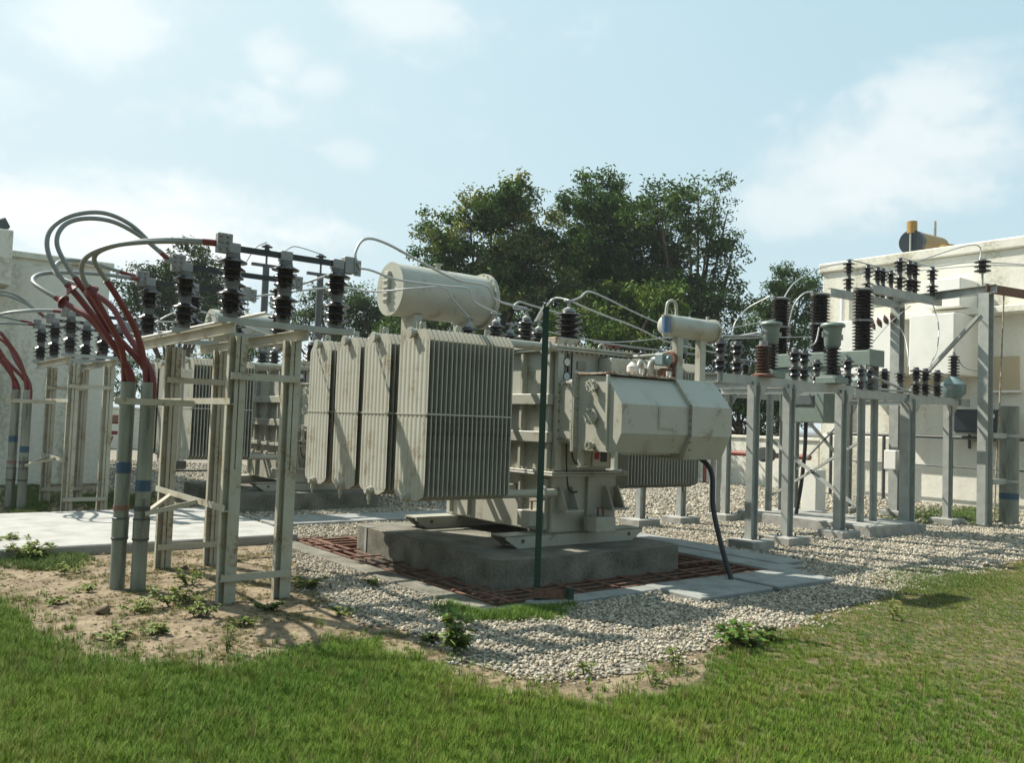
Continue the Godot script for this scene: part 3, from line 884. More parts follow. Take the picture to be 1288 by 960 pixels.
func bus_bay(da: float, which: String, near: bool) -> void:
	# painted frame on four legs, 3 phases x 3 insulators, bus bars, riser pipes with cables
	var a0 := 7.37 + da
	var a1 := 9.30 + da
	var fr := thing("bus_support_frame", "cream steel frame on four legs carrying bus insulators, " + which, "frame", P(2.8, 0, 8.3 + da), "bus support frames")
	var org := P(2.8, 0, 8.3 + da)
	for b in [2.56, 3.06]:
		for a in [a0, a1]:
			var leg := MB.new().section(channel(0.055, 0.10, 0.008), P(b - 0.002, 0, a) - org, P(b - 0.002, 2.32, a) - org, PI * 0.5)
			leg.section(channel(0.055, 0.10, 0.008), P(b + 0.056, 0, a) - org, P(b + 0.056, 2.32, a) - org, -PI * 0.5)
			part(fr, "leg", leg.done(), M.frame)
	for a in [a0, a1]:
		part(fr, "brace", MB.new().section(angle(0.06, 0.006), P(2.52, 1.94, a - 0.065) - org, P(3.14, 1.94, a - 0.065) - org).done(), M.frame)
		part(fr, "brace", MB.new().section(angle(0.06, 0.006), P(2.52, 0.20, a - 0.065) - org, P(3.14, 0.20, a - 0.065) - org).done(), M.frame)
	for b in [2.47, 3.13]:
		part(fr, "top_beam", MB.new().section(channel(0.05, 0.10, 0.008), P(b, 2.37, a0 - 0.2) - org, P(b, 2.37, 10.25 + da) - org).done(), M.frame)
	part(fr, "side_brace", MB.new().section(angle(0.055, 0.006), P(2.505, 0.80, a1 + 0.1) - org, P(2.505, 0.80, a0 - 0.1) - org).done(), M.frame)
	part(fr, "side_brace", MB.new().section(angle(0.055, 0.006), P(2.505, 1.72, a1 + 0.1) - org, P(2.505, 1.72, a0 - 0.1) - org).done(), M.frame)
	part(fr, "pipe_bracket", MB.new().bar(P(1.80, 1.72, 8.22 + da) - org, P(2.50, 1.72, 8.22 + da) - org, 0.012, 0.06).done(), M.frame)
	part(fr, "pipe_bracket", MB.new().bar(P(2.12, 0.70, 8.22 + da) - org, P(2.50, 0.82, 8.0 + da) - org, 0.05, 0.04).bar(P(2.12, 0.70, 8.24 + da) - org, P(2.52, 0.80, 8.9 + da) - org, 0.04, 0.03).done(), M.frame)
	for i in 3:
		var a := 7.35 + 1.35 * i + da
		var phase: String = ["first", "middle", "last"][i]
		var ph: String = ["over the front legs", "at mid length", "over the overhang"][i]
		part(fr, "cross_channel", MB.new().section(channel(0.10, 0.05, 0.007), P(2.38, 2.447, a) - org, P(3.66, 2.447, a) - org).done(), M.galv)
		var k := 0
		for b in [2.5, 2.98, 3.49]:
			post_insulator(P(b, 2.474, a), "black post insulator %s, frame %s, %s" % [ph, which, ["at the cable end", "mid-bar", "at the transformer end"][k]], "insulators on the bus frames")
			k += 1
		# flat bus bar with its clamp blocks
		var y := 3.085
		var bar := thing("bus_bar", "dark flat bus bar %s of the frame %s" % [ph, which], "bus bar", P(2.5, y, a), "bus bars on the cream frames")
		var o := P(2.5, y, a)
		part(bar, "bar", MB.new().bar(P(2.38, y, a) - o, P(3.62, y, a) - o, 0.012, 0.05).bar(P(2.38, y, a + 0.03) - o, P(3.62, y, a + 0.03) - o, 0.012, 0.05).done(), M.bus_black)
		for b in [2.5, 2.98, 3.49]:
			part(bar, "clamp", MB.new().box(P(b, y - 0.005, a + 0.015) - o, Vector3(0.11, 0.09, 0.09), 0.006).done(), M.alloy)
		var pal := MB.new().box(P(2.42, y + 0.03, a + 0.015) - o, Vector3(0.13, 0.17, 0.07), 0.005)
		var pb := MB.new()
		for yy in [-0.02, 0.04, 0.09]:
			for bb in [2.385, 2.445]:
				pb.cyl(P(bb, y + yy, a - 0.015) - o, P(bb, y + yy, a - 0.04) - o, 0.014, 6)
		var blk := part(bar, "cable_palm", pal.done(), M.alloy)
		part(blk, "bolts", pb.done(), M.bolt)
		var ep := part(bar, "end_palm", MB.new().box(P(3.60, y, a + 0.015) - o, Vector3(0.1, 0.16, 0.09), 0.006).box(P(3.68, y - 0.02, a - 0.03) - o, Vector3(0.07, 0.15, 0.016), 0.003).done(), M.alloy)
		part(ep, "bolts", MB.new().cyl(P(3.67, y + 0.02, a - 0.03) - o, P(3.67, y + 0.02, a - 0.06) - o, 0.012, 6).cyl(P(3.67, y - 0.06, a - 0.03) - o, P(3.67, y - 0.06, a - 0.06) - o, 0.012, 6).done(), M.bolt)
	# isolator handle rod and box on the frame
	if near:
		solo("steel_pole", "pale tube lying across the frame top between the insulators", "pole", MB.new().tube([P(2.30, 2.40, 9.75 + da), P(3.05, 2.62, 7.95 + da)], 0.018, 8).done(), M.sign_white)
		var rod := thing("operating_rod", "slim vertical isolator rod with a white box behind the near frame", "rod", P(3.0, 0, 10.3))
		var top := at_a(232, 440, 10.3) - P(3.0, 0, 10.3)
		var low := at_a(224, 588, 10.3) - P(3.0, 0, 10.3)
		part(rod, "tube", MB.new().cyl(low, top, 0.022, 10).done(), M.galv)
		part(rod, "white_box", MB.new().box(at_a(232, 470, 10.3) - P(3.0, 0, 10.3), Vector3(0.16, 0.09, 0.12), 0.006).done(), M.shell_white)
		part(rod, "gear_box", MB.new().box(low + Vector3(0, 0.03, 0), Vector3(0.16, 0.1, 0.12), 0.01).bar(low + Vector3(-0.18, -0.04, 0), low + Vector3(0.6, -0.04, 0), 0.05, 0.02).done(), M.dark_steel)
	# riser pipes
	var q := [P(1.955, 0, 8.43 + da), P(2.105, 0, 8.30 + da)]
	for i in 2:
		var pp := thing("riser_pipe", "grey-green riser pipe with %s, at the frame %s" % [["a high blue band", "a low blue band"][i], which], "pipe", q[i], "cable riser pipes")
		var o: Vector3 = q[i]
		var pr := [Vector2(0, 0), Vector2(0.066, 0), Vector2(0.066, 0.46), Vector2(0.071, 0.465), Vector2(0.073, 0.64), Vector2(0.066, 0.645), Vector2(0.066, 1.90), Vector2(0.058, 1.90), Vector2(0.058, 1.70)]
		part(pp, "tube", MB.new().lathe(pr, Transform3D(), 24).done(), M.pipe)
		var y: float = [1.06, 0.90][i]
		part(pp, "blue_tape", MB.new().lathe([Vector2(0.0665, y), Vector2(0.0685, y + 0.002), Vector2(0.0685, y + 0.1), Vector2(0.0665, y + 0.102)], Transform3D(), 24).done(), M.blue_tape)
		part(pp, "clamp_band", MB.new().lathe([Vector2(0.0665, 0.72), Vector2(0.0695, 0.72), Vector2(0.0695, 0.765), Vector2(0.0665, 0.765)], Transform3D(), 24).done(), M.red_band if i == 0 else M.dark_steel)
		part(pp, "clamp_band", MB.new().lathe([Vector2(0.0665, 1.69), Vector2(0.071, 1.69), Vector2(0.071, 1.74), Vector2(0.0665, 1.74)], Transform3D(), 24).done(), M.rust)
		part(pp, "joint_ring", MB.new().lathe([Vector2(0.07, 0.45), Vector2(0.0745, 0.455), Vector2(0.0745, 0.47), Vector2(0.07, 0.475)], Transform3D(), 24).lathe([Vector2(0.07, 0.635), Vector2(0.0755, 0.64), Vector2(0.0755, 0.65), Vector2(0.07, 0.655)], Transform3D(), 24).done(), M.dark_steel)
	# cables: pixel runs of the photograph, on planes that go from the pipe to the terminal
	var runs := [
		[7.35, 0, [[151, 432], [121, 376], [106, 352], [104, 332], [118, 318], [150, 308], [200, 304], [250, 305], [283, 308]]],
		[7.35, 1, [[172, 418], [147, 372], [127, 342], [119, 326], [128, 315], [160, 306], [205, 302], [250, 303], [283, 306]]],
		[8.70, 0, [[130, 415], [100, 375], [74, 345], [60, 312], [66, 287], [92, 271], [130, 268], [165, 283], [196, 312], [213, 326]]],
		[8.70, 1, [[140, 415], [110, 370], [85, 335], [72, 305], [82, 283], [108, 275], [142, 279], [175, 296], [200, 316], [214, 328]]],
		[10.05, 0, [[120, 408], [90, 386], [58, 367], [42, 354], [52, 345], [85, 343], [125, 345], [160, 349], [176, 352]]],
		[10.05, 1, [[160, 420], [140, 385], [105, 362], [78, 350], [69, 339], [80, 328], [112, 330], [145, 340], [176, 350]]]]
	for r in runs.size():
		var run: Array = runs[r]
		var pts := []
		var a_end: float = run[0]
		var n: int = run[2].size()
		var foot: Vector3 = q[run[1]] + Vector3(0.025 * (r / 2 - 1), 0, 0.02 * (r % 3 - 1))
		pts.append(Vector3(foot.x, 1.6, foot.z))
		pts.append(Vector3(foot.x - 0.01, 1.98, foot.z))
		for i in n:
			var s := (i + 1.0) / n
			var w := at_a(run[2][i][0], run[2][i][1], lerpf(8.36, a_end, s))
			pts.append(w + P(0, 0, da))
		var sm := spline(pts, 7)
		var cut := int(sm.size() * [0.36, 0.36, 0.33, 0.33, 0.36, 0.36][r])
		var cable := thing("power_cable", "red-sleeved cable from the %s pipe to the bus %s, %s" % [["high-banded", "low-banded"][run[1]], ["over the front legs", "at mid length", "over the overhang"][r / 2], which], "cable", Vector3.ZERO, "power cables from the riser pipes")
		part(cable, "red_sleeve", MB.new().tube(sm.slice(0, cut + 1), 0.028, 9).done(), M.cable_red)
		var e := sm.size() - 7
		part(cable, "grey_sheath", MB.new().tube(sm.slice(cut, e + 1), 0.0205, 9).done(), M.cable_grey)
		part(cable, "end_sleeve", MB.new().tube(sm.slice(e, sm.size() - 2), 0.023, 9).done(), M.cable_red)
		part(cable, "lug", MB.new().tube(sm.slice(sm.size() - 3, sm.size()), 0.018, 8).box(sm[-1], Vector3(0.09, 0.045, 0.05), 0.006).done(), M.alloy)
		var boot := sm[int(cut * 0.94)] as Vector3
		var dir: Vector3 = (sm[int(cut * 0.94) + 1] - boot).normalized()
		var f := MB.frame(dir)
		if r in [0, 2, 4]:
			part(cable, "rain_shed", MB.new().lathe([Vector2(0.025, 0.03), Vector2(0.07, 0.0), Vector2(0.025, 0.045)], Transform3D(Basis(f.x, f.z, -f.y), boot), 12).done(), M.cable_red)


func strung(called: String, label: String, pts: Array, r := 0.011, group := "conductors to the transformer bushings", m := "wire") -> void:
	solo(called, label, "wire", MB.new().tube(spline(pts, 8), r, 7).done(), M[m], Vector3.ZERO, group)


func conductors() -> void:
	# frame terminals to the bushings (near bay), then across to the far yard
	for i in 3:
		var a := 7.35 + 1.35 * i
		var e := P(3.70, 3.06, a - 0.05)
		var t := P(6.28, 3.02, 8.0 + 0.62 * i)
		var nm: String = ["high arching", "middle", "low"][i]
		if i == 0:
			strung("jumper_conductor", "grey conductor arching high from the front bus end over the conservator", [e, at_a(447, 320, 7.35), at_a(459, 301, 7.4), at_a(485, 306, 7.5), at_a(530, 330, 7.6), at_a(575, 352, 7.75), at_a(612, 360, 7.9), at_a(625, 378, 8.0), t], 0.014)
		elif i == 1:
			strung("jumper_conductor", "grey conductor from the middle bus sagging across the conservator end", [e, at_a(450, 338, 8.5), at_a(500, 352, 8.5), at_a(560, 360, 8.55), at_a(588, 363, 8.6), at_a(597, 380, 8.6), t], 0.013)
		else:
			strung("jumper_conductor", "grey conductor from the far bus low in front of the conservator", [e, at_a(420, 362, 9.9), at_a(470, 367, 9.6), at_a(520, 363, 9.2), at_a(558, 362, 9.2), at_a(571, 378, 9.2), t], 0.012)
	var tops := [P(6.98, 3.0, 8.0), P(6.98, 3.0, 8.62), P(6.60, 3.12, 7.6)]
	strung("jumper_conductor", "short looped jumper between the rear bushings behind the green post", [P(6.28, 3.02, 8.0), at_a(646, 388, 8.0), at_a(653, 380, 8.0), at_a(668, 384, 8.0), tops[0]], 0.012)
	strung("jumper_conductor", "looped jumper dropping to the brown bushing from behind the green post", [P(6.98, 3.0, 8.62), at_a(690, 382, 8.1), at_a(700, 375, 8.0), at_a(716, 378, 7.8), tops[2]], 0.012)
	strung("jumper_conductor", "conductor rising from the tall bushing to the far yard, upper of two", [tops[2] + Vector3(0.04, 0, 0), at_a(730, 374, 7.6), at_a(740, 367, 7.7), at_a(760, 374, 7.9), at_a(800, 394, 8.4), at_a(850, 416, 9.2), at_a(905, 440, 10.0)], 0.012)
	strung("jumper_conductor", "conductor running from the tall bushing to the far yard, lower of two", [tops[2], at_a(750, 393, 8.0), at_a(800, 412, 8.8), at_a(845, 432, 9.4), at_a(915, 447, 10.0)], 0.012)
	strung("jumper_conductor", "thin conductor crossing behind the small conservator", [P(6.98, 3.0, 9.24), at_a(760, 430, 9.6), at_a(845, 425, 9.9), at_a(905, 425, 10.0)], 0.008)
	for i in 3:
		var a := 7.35 + 1.35 * i + BAY
		strung("jumper_conductor", "conductor from the far bay bus to the farther transformer, %s" % ["front", "middle", "rear"][i], [P(3.70, 3.06, a), P(4.3, 3.35 - 0.1 * i, a + 0.1), P(5.4, 3.2, lerpf(a, 15.2 + 0.62 * i, 0.7)), P(6.28, 3.02, 15.2 + 0.62 * i)], 0.013)


# ---------------------------------------------------------------- the far switchyard
func footing(b: float, a: float, under: String, w := 0.5, h := 0.13) -> void:
	solo("concrete_footing", "grey concrete footing block under " + under, "footing", MB.new().box(P(b, h * 0.5 - 0.02, a), Vector3(w, h + 0.04, w * 0.9), 0.012).done(), M.concrete, Vector3.ZERO, "concrete footings in the gravel")


func stand(short: String, label: String, legs: Array, beams: Array, top := 2.34, braces := []) -> Node3D:
	var o := P(legs[0][0], 0, legs[0][1])
	var t := thing("steel_support", label, "steel support", o, "galvanised equipment supports")
	for l in legs:
		var w: float = l[2] if l.size() > 2 else 0.1
		part(t, "leg", MB.new().section(ibeam(w, w * 1.35, w * 0.09), P(l[0], 0.1, l[1]) - o, P(l[0], top - 0.01, l[1]) - o, PI * 0.5 if l.size() < 4 else 0.0).done(), M.galv)
		part(t, "base_plate", MB.new().box(P(l[0], 0.125, l[1]) - o, Vector3(w * 2.0, 0.016, w * 2.0), 0.002).done(), M.galv)
		for e in [-1.0, 1.0]:
			part(t, "gusset", MB.new().prism(PackedVector2Array([Vector2(0, 0), Vector2(0.16, 0), Vector2(0, -0.18)]), -0.004, 0.004, Transform3D(Basis(Vector3(e, 0, 0), Vector3.UP, Vector3(0, 0, e)), P(l[0] + e * w * 0.5, top - 0.07, l[1] - w * 0.71) - o)).done(), M.galv)
		for e in [[-1, -1], [1, -1], [-1, 1], [1, 1]]:
			part(t, "anchor_bolt", MB.new().cyl(P(l[0] + e[0] * w * 0.8, 0.13, l[1] + e[1] * w * 0.8) - o, P(l[0] + e[0] * w * 0.8, 0.17, l[1] + e[1] * w * 0.8) - o, 0.012, 6).done(), M.rust)
		footing(l[0], l[1], "%s of the %s" % [["the first leg", "the second leg", "the first rear leg", "the second rear leg"][legs.find(l)], short])
	for b in beams:
		part(t, "beam", MB.new().section(channel(0.05, b[4] if b.size() > 4 else 0.12, 0.008), P(b[0], top, b[1]) - o, P(b[2], top, b[3]) - o).done(), M.galv)
	for b in braces:
		part(t, "brace", MB.new().section(angle(0.05, 0.006), P(b[0], b[1], b[2]) - o, P(b[3], b[4], b[5]) - o).done(), M.galv)
	return t


func current_transformer(at: Vector3, s: float, label: String) -> void:
	var t := thing("current_transformer", label, "transformer", at, "green-headed current transformers")
	part(t, "base", MB.new().box(Vector3(0, 0.05, 0) * s, Vector3(0.36, 0.10, 0.36) * s, 0.008).box(Vector3(0, 0.115, 0) * s, Vector3(0.28, 0.03, 0.28) * s, 0.004).done(), M.green_grey)
	part(t, "ribbed_column", MB.new().lathe(shed_profile(0.13 * s, 0.58 * s, 0.075 * s, 0.135 * s, 8), Transform3D(), 22).done(), M.porcelain)
	var head := part(t, "head", MB.new().lathe([Vector2(0, 0.57 * s), Vector2(0.10 * s, 0.57 * s), Vector2(0.125 * s, 0.61 * s), Vector2(0.135 * s, 0.82 * s), Vector2(0.15 * s, 0.90 * s), Vector2(0, 0.90 * s)], Transform3D(), 24).done(), M.green_grey)
	part(head, "lid", MB.new().lathe([Vector2(0, 0.90 * s), Vector2(0.185 * s, 0.90 * s), Vector2(0.19 * s, 0.925 * s), Vector2(0.17 * s, 0.955 * s), Vector2(0, 0.985 * s)], Transform3D(), 24).done(), M.green_grey)
	for e in [-1.0, 1.0]:
		part(head, "terminal", MB.new().cyl(Vector3(e * 0.15, 0.76, 0) * s, Vector3(e * 0.23, 0.76, 0) * s, 0.022 * s, 10).box(Vector3(e * 0.25, 0.76, 0) * s, Vector3(0.07, 0.09, 0.02) * s, 0.003).done(), M.alloy)


func voltage_transformer(at: Vector3, label: String) -> void:
	var t := thing("voltage_transformer", label, "transformer", at, "blue-green voltage transformers")
	part(t, "tank", MB.new().lathe([Vector2(0, 0), Vector2(0.12, 0), Vector2(0.21, 0.10), Vector2(0.22, 0.27), Vector2(0.16, 0.33), Vector2(0.09, 0.42), Vector2(0, 0.42)], Transform3D(Basis().rotated(Vector3.UP, PI / 8)), 8).done(), M.steel_blue)
	part(t, "rating_plate", MB.new().box(Vector3(-0.203, 0.2, 0.02), Vector3(0.01, 0.09, 0.12)).done(), M.alloy)
	part(t, "ribbed_bushing", MB.new().lathe(shed_profile(0.42, 0.82, 0.05, 0.105, 7), Transform3D(), 18).done(), M.porcelain)
	part(t, "terminal", MB.new().cyl(Vector3(0, 0.82, 0), Vector3(0, 0.89, 0), 0.022, 10).done(), M.alloy)


func circuit_breaker() -> void:
	var o := P(13.5, 0, 8.7)
	var t := thing("circuit_breaker", "green-grey outdoor circuit breaker with three tall black ribbed poles over its cabinet", "circuit breaker", o)
	part(t, "body", MB.new().box(P(13.5, 2.94, 8.72) - o, Vector3(0.42, 0.25, 2.1), 0.012).done(), M.green_grey)
	part(t, "end_cover", MB.new().box(P(13.5, 2.94, 7.65) - o, Vector3(0.46, 0.28, 0.04), 0.005).done(), M.green_grey)
	part(t, "lower_panel", MB.new().box(P(13.5, 2.66, 8.95) - o, Vector3(0.34, 0.30, 1.1), 0.01).done(), M.green_grey)
	for a in [7.9, 8.72, 9.54]:
		var pole := part(t, "pole", MB.new().lathe(shed_profile(0.0, 0.50, 0.115, 0.175, 9), Transform3D(Basis(), P(13.5, 3.07, a) - o), 24).done(), M.porcelain)
		part(pole, "upper_porcelain", MB.new().lathe(shed_profile(0.0, 0.50, 0.115, 0.175, 9), Transform3D(Basis(), P(13.5, 3.60, a) - o), 24).done(), M.porcelain)
		part(pole, "middle_flange", MB.new().lathe([Vector2(0, 0), Vector2(0.18, 0), Vector2(0.18, 0.03), Vector2(0, 0.03)], Transform3D(Basis(), P(13.5, 3.57, a) - o), 20).box(P(13.32, 3.585, a) - o, Vector3(0.2, 0.02, 0.06)).done(), M.alloy)
		part(pole, "top_cap", MB.new().lathe([Vector2(0, 0), Vector2(0.165, 0), Vector2(0.17, 0.03), Vector2(0.1, 0.05), Vector2(0, 0.06)], Transform3D(Basis(), P(13.5, 4.10, a) - o), 20).box(P(13.32, 4.125, a) - o, Vector3(0.2, 0.02, 0.06)).done(), M.alloy)
	var k := part(t, "control_cabinet", MB.new().box(P(13.5, 2.17, 8.88) - o, Vector3(0.5, 0.68, 0.86), 0.012).done(), M.green_grey)
	part(k, "viewing_window", MB.new().box(P(13.243, 2.22, 8.86) - o, Vector3(0.014, 0.2, 0.42), 0.006).done(), M.dark_steel)
	part(k, "window_glass", MB.new().box(P(13.234, 2.22, 8.86) - o, Vector3(0.008, 0.15, 0.36), 0.003).done(), M.glass_dark)
	part(k, "cabinet_top", MB.new().box(P(13.5, 2.525, 8.88) - o, Vector3(0.56, 0.025, 0.92), 0.003).done(), M.green_grey)
	for e in [[13.3, 7.8], [13.7, 7.8], [13.3, 9.6], [13.7, 9.6]]:
		part(t, "leg", MB.new().section(angle(0.09, 0.009), P(e[0], 0.2, e[1]) - o, P(e[0], 2.82, e[1]) - o).done(), M.galv)
	for y in [[0.4, 1.5], [1.5, 0.4]]:
		part(t, "brace", MB.new().section(angle(0.05, 0.006), P(13.3, y[0], 7.8) - o, P(13.3, y[1], 9.6) - o).done(), M.galv)
	part(t, "conduit", MB.new().tube(spline([P(13.4, 1.84, 8.9) - o, P(13.38, 1.3, 8.9) - o, P(13.36, 0.7, 8.95) - o, P(13.3, 0.2, 9.0) - o]), 0.035, 9).done(), M.cable_black)
	solo("concrete_plinth", "low concrete plinth under the circuit breaker", "plinth", MB.new().box(P(13.55, 0.09, 8.6), Vector3(1.5, 0.22, 2.6), 0.015).done(), M.concrete)
	solo("cable_duct_box", "white painted box standing on the gravel behind the circuit breaker legs", "box", MB.new().box(P(15.2, 0.46, 9.9), Vector3(0.34, 0.92, 0.34), 0.012).done(), M.shell_white)


func yard() -> void:
	# rows along b at a = 7.5 and a = 10
	stand("arrester support", "galvanised support with rusty beam ends carrying the ribbed brown arrester", [[10.02, 7.5, 0.11], [10.86, 7.5, 0.11], [10.4, 10.0, 0.1], [11.4, 10.0, 0.1]], [[9.2, 7.5, 11.3, 7.5, 0.13], [9.2, 10.0, 12.0, 10.0, 0.13], [9.25, 7.45, 9.25, 10.05], [10.94, 7.5, 10.94, 10.0]], 2.36)
	stand("current transformer support", "galvanised support holding the green-headed current transformer beside the breaker", [[12.42, 7.62, 0.12], [12.6, 10.0, 0.1]], [[11.4, 7.62, 12.75, 7.62, 0.13], [12.5, 7.62, 12.5, 10.1]], 2.36)
	stand("voltage transformer support", "wide galvanised support under the blue-green voltage transformers", [[14.58, 7.66, 0.17], [16.45, 7.86, 0.11], [14.7, 10.0, 0.1], [16.6, 10.0, 0.1]], [[12.85, 7.66, 16.85, 7.66, 0.14], [12.85, 10.0, 16.85, 10.0, 0.14], [14.5, 7.6, 14.5, 10.0], [16.4, 7.6, 16.4, 10.0]], 2.32, [[14.7, 0.9, 9.95, 16.6, 2.1, 9.95], [14.7, 2.1, 9.95, 16.6, 0.9, 9.95]])
	current_transformer(P(10.56, 2.43, 7.62), 0.86, "green-headed current transformer beside the brown ribbed arrester")
	current_transformer(P(12.12, 2.43, 7.6), 1.0, "green-headed current transformer in front of the breaker body")
	current_transformer(P(11.3, 2.43, 10.0), 0.9, "green-headed current transformer on the rear beam of the arrester support")
	var la := thing("surge_arrester", "brown ribbed surge arrester on a rusty flange", "arrester", P(10.22, 2.42, 7.5))
	part(la, "ribbed_column", MB.new().lathe(shed_profile(0.06, 0.46, 0.085, 0.125, 9), Transform3D(), 22).done(), M.brown_glaze)
	part(la, "base_flange", MB.new().lathe([Vector2(0, 0), Vector2(0.17, 0), Vector2(0.17, 0.03), Vector2(0.1, 0.06), Vector2(0, 0.06)], Transform3D(), 20).done(), M.rust)
	part(la, "terminal", MB.new().cyl(Vector3(0, 0.46, 0), Vector3(0, 0.52, 0), 0.06, 12).done(), M.alloy)
	for e in [[9.27, 7.5, "at the beam end near the cable box hood"], [9.63, 7.5, "second from the beam end near the cable box hood"], [9.3, 9.9, "at the rear beam end behind the small conservator"], [9.75, 9.9, "second on the rear beam behind the small conservator"], [10.98, 7.5, "between the small current transformer and the breaker cabinet"], [11.22, 7.5, "on the rusty beam end in front of the breaker cabinet"], [12.6, 7.62, "at the beam end beside the larger current transformer"], [12.78, 8.3, "behind the larger current transformer"]]:
		post_insulator(P(e[0], 2.43, e[1]), "black post insulator %s" % e[2], "switchyard post insulators", 0.46, 2, 2, 0.055, 0.105)
	for e in [[10.35, 10.0, "third on the arrester support's rear beam"], [10.8, 10.0, "fourth on the arrester support's rear beam"], [11.8, 10.0, "last on the arrester support's rear beam"], [13.1, 10.0, "first on the wide support's rear beam"], [13.7, 10.0, "second on the wide support's rear beam"], [15.0, 10.0, "third on the wide support's rear beam"], [15.6, 10.0, "fourth on the wide support's rear beam"], [16.2, 10.0, "last on the wide support's rear beam"]]:
		post_insulator(P(e[0], 2.42, e[1]), "black post insulator, %s" % e[2], "switchyard post insulators", 0.52, 2, 3, 0.05, 0.11)
	for i in 4:
		var z := [[9.3, 9.9, 10.35, 10.0], [10.35, 10.0, 11.8, 10.0], [13.1, 10.0, 13.7, 10.0], [15.0, 10.0, 16.2, 10.0]][i] as Array
		solo("tube_bus", "slim aluminium tube across the rear insulators, %s" % ["beside the small conservator", "behind the brown arrester", "behind the breaker cabinet", "behind the voltage transformers"][i], "bus bar", MB.new().tube([P(z[0] - 0.15, 2.96, z[1]), P(z[2] + 0.15, 2.96, z[3])], 0.018, 8).done(), M.alloy, Vector3.ZERO, "tube buses on the rear beams")
	voltage_transformer(P(16.28, 2.38, 7.68), "blue-green voltage transformer at the end of the wide support, beside the tall column")
	voltage_transformer(P(14.75, 2.38, 8.6), "blue-green voltage transformer behind the three clustered insulators")
	for e in [[14.85, 7.66, "beside the wide leg"], [15.18, 7.66, "in the middle of the front beam"], [15.62, 7.66, "next to the end voltage transformer"], [14.95, 8.3, "behind the wide leg"], [15.5, 8.3, "behind the end voltage transformer"]]:
		post_insulator(P(e[0], 2.38, e[1]), "black post insulator %s, in the three-bus cluster" % e[2], "insulators clustered between the voltage transformers", 0.50, 2, 3, 0.05, 0.11)
	for e in [[13.05, 7.66, "at the wide support's beam end"], [13.35, 7.66, "second along the wide support's beam"]]:
		post_insulator(P(e[0], 2.38, e[1]), "slim black insulator below the breaker body, %s" % e[2], "slim insulators under the breaker body", 0.40, 2, 2, 0.045, 0.085)
	solo("operating_rod", "pale isolator operating rod sloping across the wide support", "rod", MB.new().tube([P(13.3, 2.62, 7.6), P(14.3, 2.42, 7.5)], 0.022, 8).done(), M.galv)
	for i in 3:
		solo("isolator_pipe", "galvanised isolator linkage pipe along the wide support, %s" % ["nearest its front beam", "between the other two", "nearest its rear beam"][i], "pipe", MB.new().tube([P(13.1, 2.45 + 0.03 * i, 7.9 + 0.3 * i), P(16.2, 2.45 + 0.03 * i, 7.9 + 0.3 * i)], 0.02, 8).done(), M.galv, Vector3.ZERO, "isolator linkage pipes")
	solo("operating_box", "small white operating box on the wide column leg", "box", MB.new().box(P(14.62, 1.22, 7.92), Vector3(0.3, 0.34, 0.22), 0.01).done(), M.shell_white)
	circuit_breaker()
	# tall gantry
	var o := P(16.9, 0, 7.4)
	var g := thing("gantry", "tall galvanised gantry with two columns, cross arms and a diagonal stay", "gantry", o)
	part(g, "column", MB.new().section(ibeam(0.19, 0.22, 0.014), P(16.9, 0, 7.38) - o, P(16.9, 4.42, 7.38) - o, PI * 0.5).done(), M.galv)
	part(g, "column", MB.new().section(ibeam(0.19, 0.22, 0.014), P(16.9, 0, 9.12) - o, P(16.9, 4.30, 9.12) - o, PI * 0.5).done(), M.galv)
	part(g, "cap_beam", MB.new().section(channel(0.08, 0.16, 0.01), P(16.9, 4.50, 7.2) - o, P(16.9, 4.42, 9.7) - o).done(), M.galv)
	part(g, "cap_beam", MB.new().section(channel(0.08, 0.16, 0.01), P(16.85, 4.52, 7.38) - o, P(19.2, 4.50, 6.9) - o).done(), M.rust)
	part(g, "cross_arm", MB.new().section(channel(0.08, 0.15, 0.01), P(14.4, 4.32, 9.12) - o, P(17.1, 4.36, 9.12) - o).done(), M.galv)
	part(g, "cross_arm", MB.new().section(channel(0.08, 0.15, 0.01), P(14.5, 4.32, 8.35) - o, P(17.1, 4.36, 8.35) - o).done(), M.galv)
	part(g, "stay", MB.new().section(angle(0.09, 0.008), P(16.86, 4.0, 7.42) - o, P(16.86, 2.3, 9.0) - o).done(), M.galv)
	footing(16.9, 9.12, "the rear column of the tall gantry")
	var gp := [[1067, 352], [1091, 350], [1110, 352], [1103, 375], [1120, 368], [1131, 368], [1143, 380], [1150, 366], [1172, 368]]
	var tops := []
	for k in gp.size():
		var w := at_a(gp[k][0], gp[k][1], 9.12 if k < 5 else 8.35)
		tops.append(Vector3(w.x, 5.04, w.z))
		post_insulator(Vector3(w.x, 4.41, w.z), "black two-tier insulator on the %s gantry cross arm, %s from its free end" % [["rear", "front"][0 if k < 5 else 1], ["first", "second", "third", "fourth", "fifth"][k if k < 5 else k - 5]], "insulators on the gantry cross arms", 0.62, 2, 3, 0.045, 0.115)
	for e in [[16.9, 7.45], [18.3, 7.1]]:
		var pi := thing("pin_insulator", "small black pin insulator %s" % ("on a spindle above the tall column" if e[0] < 17.5 else "on the rusty beam beyond the tall column"), "insulator", P(e[0], 4.58, e[1]), "pin insulators on the gantry")
		part(pi, "spindle", MB.new().cyl(Vector3.ZERO, Vector3(0, 0.26, 0), 0.02, 8).done(), M.galv)
		part(pi, "sheds", MB.new().lathe(shed_profile(0.24, 0.50, 0.06, 0.15, 3), Transform3D(), 16).done(), M.porcelain)
	# string insulator beside the column
	var si := thing("string_insulator", "brown disc insulator string hanging from the gantry column", "insulator", Vector3.ZERO)
	var s0 := at_b(1125, 399, 16.8)
	var s1 := at_b(1100, 408, 16.6)
